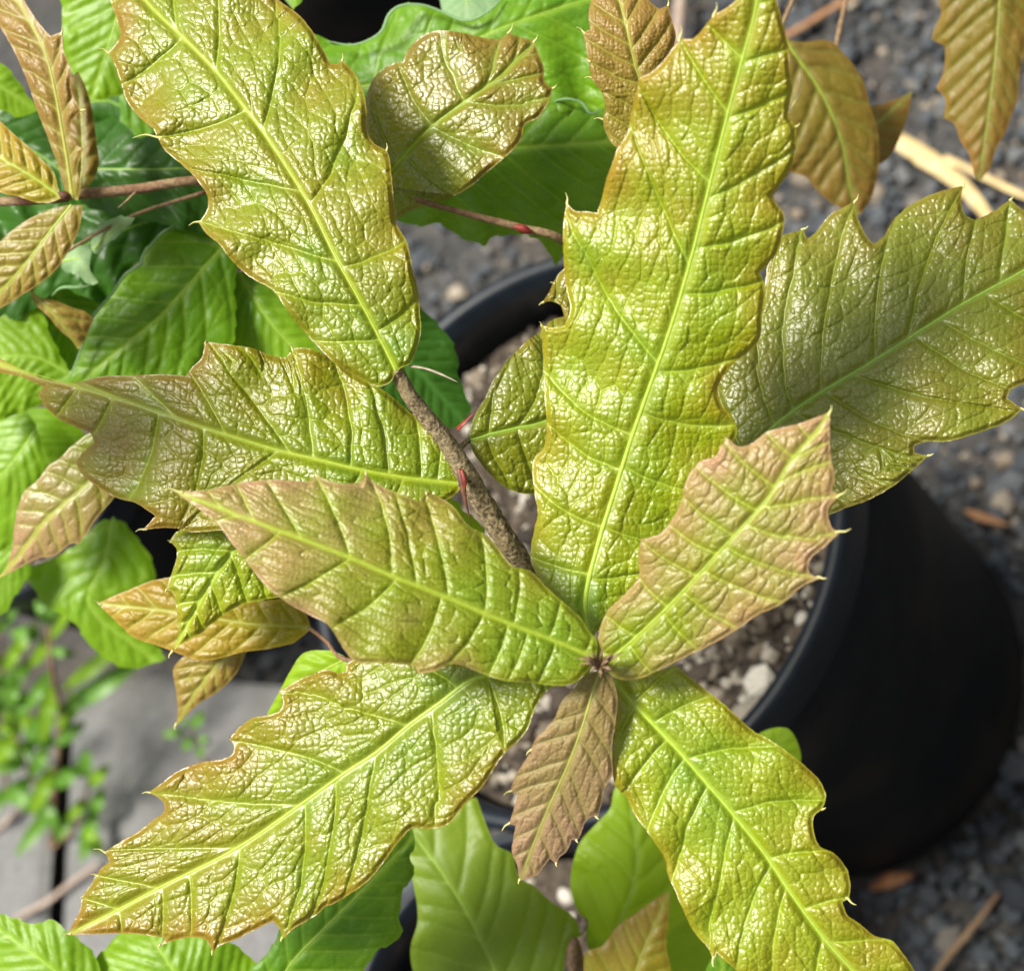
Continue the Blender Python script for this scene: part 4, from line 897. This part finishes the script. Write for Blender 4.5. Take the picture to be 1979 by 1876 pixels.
# ------------------------------------------------------------------ bright green broad-leaved plants
GR = dict(teeth=(42, 4.5), h2=3.2, h3=4.6, h4=1.2, net=40, cell=13, ladder=26, nsec=8, tint=(0, .8), margin=40, rib_mat='rib_dark', vein=.45, wave=10, wavelen=110, sharp=75, jag=.4)
def gk(**k): d = dict(GR); d.update(k); return d
topg = empty('broad_leaved_plant', tuple(POT_T + np.array([0, 0, .165])))
tag(topg, 'plant with deep green wavy-edged leaves at the top middle', 'plant')
tube('main_stem', [POT_T + np.array([0, 0, .165]), POT_T + np.array([.01, 0, .25]), at(440, 120, .66), at(560, 200, .54), at(640, 175, .48)], [.004, .0035, .003, .0025, .002], MAT['bark'], topg)
leafset(topg, [
    ([(560, 110), (580, 60), (611, 66), (642, 84), (677, 86), (712, 77), (736, 60), (750, 28), (775, 10), (817, 9), (859, 24), (901, 38), (940, 24), (975, -5), (1030, -40), (1140, -60), (1230, -30), (1240, 60), (1220, 150), (1180, 215), (1120, 225), (1000, 230), (850, 230), (740, 210), (690, 185), (620, 160)],
     [(600, 130), (698, 168), (800, 130), (900, 85), (993, 46), (1100, 10), (1220, -20)], [.475, .468, .464, .468], 'green', gk(seed=51, fold=(.3, .1), grid=4, label='wide green leaf with rolled wavy upper edge', wave=14)),
    ([(760, 330), (850, 270), (960, 220), (1060, 200), (1091, 190), (1123, 197), (1141, 218), (1165, 211), (1220, 230), (1240, 330), (1200, 420), (1150, 450), (1100, 470), (1077, 516), (1053, 480), (1040, 462), (993, 454), (947, 462), (940, 475), (908, 467), (880, 453), (852, 433), (820, 436), (807, 437), (772, 428), (740, 390)],
     [(700, 330), (850, 300), (993, 286), (1100, 280), (1230, 270)], [.474, .468, .464, .468], 'green', gk(seed=52, fold=(.12, .22), grid=4, label='green leaf behind the red bud twig')),
    ([(840, -40), (850, 0), (862, 30), (901, 46), (945, 34), (985, 0), (1000, -50), (920, -90)], [(920, -85), (905, -20), (900, 42)], [.49, .49, .488], 'felt', gk(seed=53, label='pale felted leaf edge at the top middle')),
    ([(520, -40), (545, -5), (568, 17), (582, 6), (590, -30), (560, -80)], [(555, -75), (562, -30), (572, 14)], [.47, .47, .47], 'green', gk(seed=54, label='green leaf tip at the top edge')),
])
leftg = empty('broad_leaved_plant', tuple(POT_L + np.array([-.02, .015, .165])))
tag(leftg, 'plant with bright green broad leaves filling the left side', 'plant')
bl = POT_L + np.array([-.02, .015, .165])
tube('main_stem', [bl, bl + np.array([0, 0, .04]), at(330, 560, .56), at(300, 420, .52)], [.004, .0035, .003, .002], MAT['bark'], leftg)
leafset(leftg, [
    ([(116, -50), (118, 0), (120, 53), (123, 98), (137, 140), (155, 169), (172, 193), (197, 193), (235, 183), (300, 160), (310, 60), (290, -40), (200, -90)], [(250, -70), (218, 63), (176, 190)], [.475, .475, .478], 'spring', gk(seed=61, fold=(.15, .15), label='bright green leaf behind the bronze cluster, top left', tint=(.5, 1.0))),
    ([(-70, 100), (0, 121), (28, 147), (53, 183), (75, 215), (35, 226), (0, 211), (-70, 190)], [(-70, 140), (0, 168), (72, 213)], [.48, .482, .485], 'spring', gk(seed=62, label='small light green leaf at the left edge', tint=(.6, 1.0))),
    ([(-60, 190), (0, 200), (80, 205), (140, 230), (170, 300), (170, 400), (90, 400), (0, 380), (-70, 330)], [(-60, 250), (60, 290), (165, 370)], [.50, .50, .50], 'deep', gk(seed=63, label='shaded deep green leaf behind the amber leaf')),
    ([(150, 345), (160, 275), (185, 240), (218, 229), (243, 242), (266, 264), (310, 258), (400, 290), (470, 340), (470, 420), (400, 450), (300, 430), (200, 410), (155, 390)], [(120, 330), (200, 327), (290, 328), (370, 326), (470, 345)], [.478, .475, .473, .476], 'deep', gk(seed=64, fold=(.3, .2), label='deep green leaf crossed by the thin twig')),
    ([(120, 745), (151, 688), (176, 618), (190, 597), (218, 566), (242, 530), (274, 509), (276, 490), (313, 450), (345, 425), (400, 405), (470, 430), (470, 500), (454, 540), (456, 600), (453, 655), (440, 710), (400, 750), (300, 790), (180, 790)], [(450, 460), (427, 481), (370, 545), (309, 612), (250, 660), (179, 719), (140, 755)], [.482, .478, .476, .480], 'green', gk(seed=65, fold=(.22, .12), grid=4, label='large bright green leaf left of the branch', rib_w=(7, 3), tint=(.0, .7))),
    ([(446, 545), (460, 525), (500, 530), (545, 580), (600, 650), (640, 710), (560, 740), (480, 730), (448, 690)], [(465, 530), (520, 620), (610, 710)], [.488, .488, .49], 'green', gk(seed=66, label='lighter green leaf between the bright leaf and the branch', tint=(.5, 1.1))),
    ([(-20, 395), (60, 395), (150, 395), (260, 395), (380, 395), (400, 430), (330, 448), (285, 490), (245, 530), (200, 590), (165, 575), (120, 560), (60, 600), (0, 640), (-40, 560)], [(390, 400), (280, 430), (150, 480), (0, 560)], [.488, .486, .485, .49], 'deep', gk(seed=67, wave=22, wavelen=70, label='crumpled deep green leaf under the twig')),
    ([(175, 485), (180, 455), (198, 430), (235, 418), (262, 420), (240, 445), (212, 468), (188, 490)], [(182, 482), (215, 448), (260, 421)], [.468, .464, .462], 'felt', gk(seed=68, fold=(.6, .6), wave=3, relief=.4, label='curled grey green leaf lobe under the twig')),
    ([(118, 500), (130, 480), (150, 472), (178, 488), (172, 512), (190, 545), (168, 550), (150, 530), (125, 525)], [(122, 505), (150, 500), (182, 545)], [.474, .472, .474], 'felt', gk(seed=69, fold=(.5, .5), wave=4, relief=.4, label='second curled grey green leaf lobe')),
    ([(-60, 600), (0, 595), (40, 570), (75, 590), (95, 640), (125, 700), (150, 735), (110, 765), (60, 790), (0, 810), (-60, 800)], [(130, 720), (70, 690), (0, 690), (-60, 700)], [.492, .49, .49], 'spring', gk(seed=70, label='light green leaf with pale veins at the left edge', tint=(.6, 1.2), vein=.7)),
    ([(-60, 750), (0, 770), (50, 790), (75, 840), (86, 905), (65, 945), (45, 970), (22, 1050), (0, 1068), (-70, 1000)], [(70, 830), (20, 900), (-60, 980)], [.505, .505, .51], 'spring', gk(seed=71, label='bright green leaf at the left edge above the pale leaf', tint=(.6, 1.2))),
    ([(40, 1100), (100, 1080), (150, 1050), (190, 1010), (230, 1005), (265, 1040), (292, 1080), (300, 1120), (260, 1140), (235, 1160), (240, 1200), (300, 1245), (322, 1272), (250, 1292), (180, 1255), (140, 1200), (90, 1170)], [(220, 1000), (200, 1090), (170, 1160), (290, 1270)], [.54, .54, .545], 'spring', gk(seed=72, grid=6, label='blurred crinkled green leaf above the paver', tint=(.2, .9))),
    ([(230, 170), (290, 150), (420, 250), (440, 330), (380, 340), (300, 300), (240, 250)], [(240, 180), (320, 240), (430, 330)], [.50, .50, .50], 'green', gk(seed=75, label='green leaf behind the first big leaf')),
    ([(-60, 960), (0, 1000), (40, 1060), (60, 1100), (30, 1150), (0, 1190), (-60, 1180)], [(30, 1060), (0, 1090), (-50, 1130)], [.53, .53, .53], 'spring', gk(seed=76, label='green leaf at the left edge below the pale leaf', tint=(.5, 1.1))),
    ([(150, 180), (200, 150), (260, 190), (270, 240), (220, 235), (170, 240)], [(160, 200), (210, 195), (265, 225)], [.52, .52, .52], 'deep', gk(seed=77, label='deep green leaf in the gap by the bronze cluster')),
    ([(20, 800), (80, 788), (150, 825), (190, 880), (165, 960), (100, 1000), (40, 985), (0, 900)], [(30, 820), (90, 890), (150, 965)], [.53, .53, .535], 'spring', gk(seed=78, label='shaded green leaf behind the pale pinkish leaf')),
    ([(90, 560), (170, 540), (230, 590), (240, 680), (180, 740), (110, 740), (70, 660)], [(110, 570), (160, 640), (200, 730)], [.50, .50, .50], 'green', gk(seed=79, label='green leaf under the small orange brown tip')),
    ([(800, 590), (842, 622), (870, 655), (884, 690), (886, 725), (902, 765), (909, 790), (900, 812), (880, 828), (840, 810), (780, 790), (730, 760), (700, 690), (740, 620)], [(735, 660), (810, 720), (895, 815)], [.475, .478, .482], 'deep', gk(seed=73, label='deep green leaf behind the branch', rib_mat=None)),
    ([(868, 960), (884, 970), (897, 988), (920, 1002), (940, 1034), (915, 1045), (880, 1020), (860, 985)], [(865, 965), (900, 1000), (935, 1034)], [.436, .437, .438], 'lime', gk(seed=74, rib_mat=None, relief=.2, label='pale green sliver beside the branch')),
])
# rolled pale margins on the big bright leaf and the crumpled one
for (p, w) in (([(133, 732, .476), (151, 690, .474), (176, 620, .471), (190, 598, .470), (218, 566, .469), (242, 531, .469), (272, 510, .469), (277, 491, .469), (312, 451, .470), (336, 436, .472)], [3, 5, 7, 7, 6, 7, 8, 6, 6, 2]),
               ([(100, 572, .474), (118, 556, .471), (150, 555, .470), (172, 552, .470), (170, 545, .471)], [2, 6, 7, 5, 1])):
    photo_tube('rolled_margin', p, w, MAT['felt'], leftg, sides=8, k=5, flat=.6)
for (p, w) in (([(632, 80, .470), (677, 87, .468), (712, 78, .466), (738, 60, .464), (752, 28, .463), (776, 11, .463), (817, 10, .463), (859, 25, .463), (901, 40, .462), (940, 25, .462), (972, -3, .464)], [2, 4, 5, 7, 7, 6, 5, 6, 7, 5, 3]),
               ([(1060, 201, .466), (1091, 191, .462), (1123, 198, .462), (1141, 219, .462), (1166, 212, .463)], [2, 5, 5, 6, 3])):
    photo_tube('rolled_margin', p, w, MAT['felt'], topg, sides=8, k=5, flat=.6)

# ------------------------------------------------------------------ plants along the bottom edge
botl = empty('broad_leaved_plant', on_ground(560, 2010, 0.0))
tag(botl, 'plant with bright green leaves along the bottom left edge', 'plant')
tube('main_stem', [on_ground(560, 2010, 0.0), at(480, 2060, .56), at(470, 2010, .50)], [.004, .003, .002], MAT['bark'], botl)
leafset(botl, [
    ([(-60, 1755), (0, 1765), (35, 1775), (70, 1786), (98, 1774), (119, 1789), (147, 1810), (176, 1835), (190, 1860), (180, 1930), (60, 1980), (-60, 1960)], [(200, 1960), (100, 1870), (-10, 1790)], [.46, .458, .462], 'spring', gk(seed=81, label='bright green leaf in the bottom left corner', tint=(.3, 1.0))),
    ([(186, 1852), (200, 1836), (225, 1808), (262, 1797), (330, 1800), (420, 1808), (480, 1845), (494, 1862), (500, 1930), (400, 2000), (220, 1990), (180, 1920)], [(400, 1990), (350, 1900), (290, 1805)], [.462, .458, .460], 'spring', gk(seed=82, label='bright green leaf under the tip of the long toothed leaf', tint=(.3, 1.0))),
    ([(480, 1880), (520, 1835), (560, 1760), (620, 1690), (700, 1620), (780, 1590), (800, 1607), (802, 1631), (793, 1656), (802, 1687), (782, 1715), (772, 1772), (776, 1807), (729, 1838), (705, 1874), (690, 1930), (560, 1990), (490, 1960)], [(520, 1940), (558, 1867), (625, 1795), (694, 1726), (790, 1625)], [.452, .448, .445, .446], 'green', gk(seed=83, grid=4, fold=(.05, .2), label='crinkled green leaf right of the long toothed leaf, at the bottom')),
])
botc = empty('smooth_leaved_plant', tuple(POT_B + np.array([0, 0, .165])))
tag(botc, 'plant with smooth yellow green leaves at the bottom middle', 'plant')
bb = POT_B + np.array([0, 0, .165])
tube('main_stem', [bb, bb + np.array([.005, 0, .06]), at(1112, 1930, .52), at(1112, 1862, .492), at(1110, 1820, .484)], [.004, .0035, .003, .0026, .0015], MAT['bark_green'], botc)
SM = dict(h2=6, h3=1.2, h4=0, net=60, relief=.9, rib_mat='rib_dark', vein=.5, nsec=6, tint=(0, .6), sharp=75, wave=6, jag=.1, grid=5)
leafset(botc, [
    ([(790, 1600), (835, 1595), (870, 1580), (900, 1545), (921, 1540), (944, 1603), (958, 1631), (993, 1652), (997, 1677), (1007, 1698), (1028, 1708), (1063, 1740), (1109, 1772), (1127, 1807), (1100, 1821), (1090, 1876), (1080, 1960), (980, 2000), (860, 1960), (800, 1880), (793, 1831), (807, 1779), (797, 1700), (780, 1640)], [(1010, 1990), (950, 1860), (905, 1768), (850, 1680), (796, 1610)], [.49, .486, .484, .488], 'moss', dict(SM, seed=91, fold=(.15, .1), label='moss green smooth leaf at the bottom middle')),
    ([(1140, 1840), (1128, 1779), (1109, 1743), (1102, 1708), (1109, 1659), (1123, 1624), (1151, 1592), (1179, 1561), (1190, 1520), (1230, 1510), (1330, 1600), (1390, 1740), (1410, 1850), (1400, 1940), (1280, 1960), (1180, 1900)], [(1150, 1900), (1190, 1800), (1230, 1680), (1215, 1530)], [.495, .490, .488, .49], 'lime', dict(SM, seed=92, label='smooth lime green leaf between the two lower leaves')),
    ([(1390, 1560), (1420, 1480), (1466, 1418), (1496, 1406), (1524, 1408), (1541, 1434), (1548, 1468), (1520, 1540), (1440, 1600)], [(1400, 1580), (1460, 1500), (1518, 1415)], [.50, .495, .49], 'lime', dict(SM, seed=93, label='lime green rounded leaf tip beside the pot rim')),
    ([(1295, 1720), (1267, 1736), (1232, 1761), (1193, 1789), (1161, 1828), (1133, 1838), (1128, 1876), (1150, 1960), (1280, 1960), (1297, 1876), (1288, 1831), (1292, 1779)], [(1210, 1950), (1235, 1860), (1293, 1724)], [.472, .470, .468], 'amber', dict(SM, seed=94, h3=2, label='amber brown pointed leaf at the bottom edge', rib_mat='rib_brown')),
    ([(1360, 1900), (1376, 1850), (1395, 1838), (1420, 1862), (1450, 1930), (1400, 1990)], [(1400, 1980), (1398, 1900), (1392, 1842)], [.47, .468, .466], 'green', dict(SM, seed=95, label='green leaf tip under the lower right leaf')),
])
photo_tube('bud', [(1108, 1876, .486), (1106, 1840, .482), (1110, 1812, .480)], [20, 26, 8], MAT['bud'], botc, sides=10)
photo_tube('bud', [(1124, 1800, .482), (1130, 1783, .480), (1126, 1770, .480)], [10, 15, 4], MAT['grey_stip'], botc, sides=10)

# ------------------------------------------------------------------ small-leaved weed over the pavers
weed = empty('small_leaved_weed', on_ground(100, 1700, 0.0))
tag(weed, 'small-leaved weed growing in the joint between the pavers', 'weed')
gd = lambda x, y, h: ground_depth(x, y, h)
def wstem(pts, w): photo_tube('stem', [(x, y, gd(x, y, h)) for x, y, h in pts], w, MAT['bark_green'], weed, sides=8)
wstem([(98, 1720, .0), (104, 1560, .07), (116, 1392, .12), (100, 1290, .155), (92, 1190, .17)], [12, 12, 11, 9, 6])
wstem([(104, 1560, .07), (60, 1500, .09), (30, 1420, .12), (10, 1330, .14)], [9, 8, 7, 5])
wstem([(100, 1640, .04), (150, 1590, .06), (172, 1500, .08), (172, 1450, .085)], [8, 7, 6, 4])
wstem([(20, 1640, .0), (15, 1520, .05), (-5, 1400, .10), (5, 1290, .14), (0, 1220, .16)], [8, 8, 7, 6, 4])
wl_ = [(5, 1290, 44, 1236, 11, .15), (5, 1290, -40, 1240, 12, .15), (0, 1225, 24, 1170, 9, .17), (0, 1225, -26, 1180, 9, .17), (-2, 1350, 40, 1300, 12, .13), (-2, 1350, -50, 1320, 12, .13), (0, 1410, 44, 1392, 13, .10), (0, 1410, -30, 1440, 12, .10), (10, 1470, 56, 1440, 13, .08), (10, 1470, -30, 1500, 13, .08), (15, 1520, 60, 1560, 13, .06), (15, 1520, -20, 1570, 12, .06), (60, 1290, 100, 1230, 10, .15), (108, 1440, 150, 1400, 12, .11), (108, 1440, 66, 1410, 12, .11), (112, 1410, 152, 1350, 11, .12), (104, 1555, 60, 1610, 12, .06),
       (84, 1204, 121, 1150, 9, .17), (98, 1235, 134, 1182, 10, .17), (80, 1225, 28, 1222, 10, .165), (92, 1257, 133, 1257, 8, .16), (118, 1336, 211, 1267, 14, .135), (122, 1376, 223, 1310, 15, .125), (46, 1428, 91, 1384, 14, .12), (39, 1424, 14, 1380, 11, .12),
       (35, 1305, 20, 1350, 10, .14), (100, 1290, 70, 1345, 11, .145), (104, 1320, 82, 1400, 12, .13), (158, 1505, 170, 1443, 12, .085), (105, 1522, 142, 1490, 12, .09), (169, 1519, 205, 1476, 13, .08), (183, 1560, 165, 1632, 12, .06), (172, 1585, 200, 1525, 11, .06), (196, 1652, 168, 1612, 10, .05),
       (10, 1330, -20, 1290, 12, .145), (12, 1360, -30, 1370, 12, .14), (30, 1420, 0, 1460, 13, .115), (60, 1500, 20, 1540, 12, .09), (60, 1500, 90, 1450, 11, .10), (104, 1480, 60, 1560, 14, .09), (96, 1210, 70, 1170, 8, .175), (20, 1390, 52, 1340, 11, .13), (8, 1300, 30, 1260, 9, .15), (140, 1560, 120, 1620, 10, .06), (90, 1180, 110, 1140, 7, .175), (170, 1540, 135, 1575, 10, .065), (50, 1470, 10, 1480, 12, .1), (75, 1530, 100, 1590, 11, .075)]
for i, (x0, y0, x1, y1, w, h) in enumerate(wl_):
    q_ = rng.uniform(1.0, 1.8); x1, y1 = x0 + (x1 - x0) * q_ + rng.uniform(-8, 8), y0 + (y1 - y0) * q_ + rng.uniform(-8, 8)
    o, m = simple_outline((x0, y0), (x1, y1), w * rng.uniform(1.0, 1.6), peak=rng.uniform(.36, .5))
    d0 = gd(x0, y0, h); make_leaf(weed, o, m, [d0, d0 * rng.uniform(.985, .995), d0 * rng.uniform(.99, 1.005)], 'weed' if i % 3 else 'green', rib_mat=None, grid=6, h2=0, h3=0, h4=0, relief=.3, fold=(-.3, -.3), nsec=3, vein=.1, seed=i + 200, sharp=100, jag=0, tint=(rng.uniform(0, .9), 1.2))
weed2 = empty('small_leaved_weed', on_ground(378, 1440, SLAB_Z))
tag(weed2, 'tiny weed sprig lying on the paver below the pinkish leaf tip', 'weed')
photo_tube('stem', [(400, 1480, gd(400, 1480, SLAB_Z)), (384, 1440, gd(384, 1440, .06)), (368, 1412, gd(368, 1412, .075))], [5, 5, 4], MAT['bark_green'], weed2, sides=8)
for i, (x0, y0, x1, y1, w) in enumerate([(358, 1413, 312, 1420, 9), (370, 1408, 394, 1373, 11), (372, 1424, 352, 1450, 10), (384, 1424, 408, 1436, 8), (388, 1440, 385, 1466, 9), (362, 1405, 350, 1385, 7)]):
    o, m = simple_outline((x0, y0), (x1, y1), w)
    d0 = gd(x0, y0, .075); make_leaf(weed2, o, m, [d0, d0 * .995, d0], 'weed', rib_mat=None, grid=6, h2=0, h3=0, h4=0, relief=.3, fold=(-.2, -.2), nsec=3, vein=.1, seed=i + 260, sharp=100, jag=0, tint=(.3, 1.2))

# ------------------------------------------------------------------ litter on the ground
def strip(name, pts, w, mat, label, cat, z=.006, flat=.3, group=None, sides=8):
    W = [on_ground(x, y, z + dz) for x, y, dz in pts]
    R = [q * ground_depth(p[0], p[1]) / FOC / 2 for q, p in zip(w, pts)]
    return tag(tube(name, W, R, MAT[mat], None, sides=sides, flat=flat, rough=.08), label, cat, group)
strip('straw', [(1732, 268, .006), (1790, 305, .004), (1850, 348, .002), (1905, 412, .002), (1930, 450, .002)], [38, 46, 36, 24, 14], 'straw', 'broad pale straw blade lying on the gravel at upper right', 'straw', flat=.12)
strip('straw', [(1826, 304, .012), (1890, 335, .008), (1965, 372, .005), (2040, 400, .003)], [14, 16, 15, 10], 'straw', 'thin straw stalk forking off behind the hanging brown leaf', 'straw', flat=.3)
strip('dry_twig', [(1490, 84, .012), (1540, 58, .012), (1600, 22, .008), (1660, -12, .004)], [11, 12, 14, 13], 'rust', 'rust coloured dry twig near the top edge', 'twig', flat=.8)
strip('dry_twig', [(1308, 90, .01), (1311, 40, .012), (1320, -30, .01)], [20, 22, 20], 'twig', 'pinkish stick standing out between two leaves at the top', 'twig', flat=.8)
strip('dry_twig', [(60, 1540, .055), (25, 1575, .05), (-30, 1625, .045)], [10, 11, 10], 'twig', 'short pinkish twig on the left paver', 'twig', z=0, flat=.8)
strip('dry_twig', [(190, 1668, .052), (130, 1712, .05), (90, 1742, .05), (28, 1776, .05)], [9, 11, 11, 10], 'twig', 'pinkish twig crossing the joint between the pavers', 'twig', z=0, flat=.8)
strip('dry_twig', [(1930, 1725, .004), (1880, 1790, .005), (1830, 1850, .004), (1800, 1890, .003)], [9, 12, 13, 9], 'bark_green', 'brown twig on the dirt in the bottom right corner', 'twig', flat=.7)
strip('dead_leaf', [(1864, 985, .004), (1900, 1000, .006), (1950, 1014, .004)], [8, 22, 6], 'rust', 'small orange dead leaf scrap on the dirt at right', 'leaf litter', flat=.2)
strip('dead_leaf', [(1680, 1715, .004), (1720, 1700, .007), (1765, 1690, .004)], [10, 34, 10], 'dead', 'dark red dead leaf beside the pot base', 'leaf litter', flat=.25)
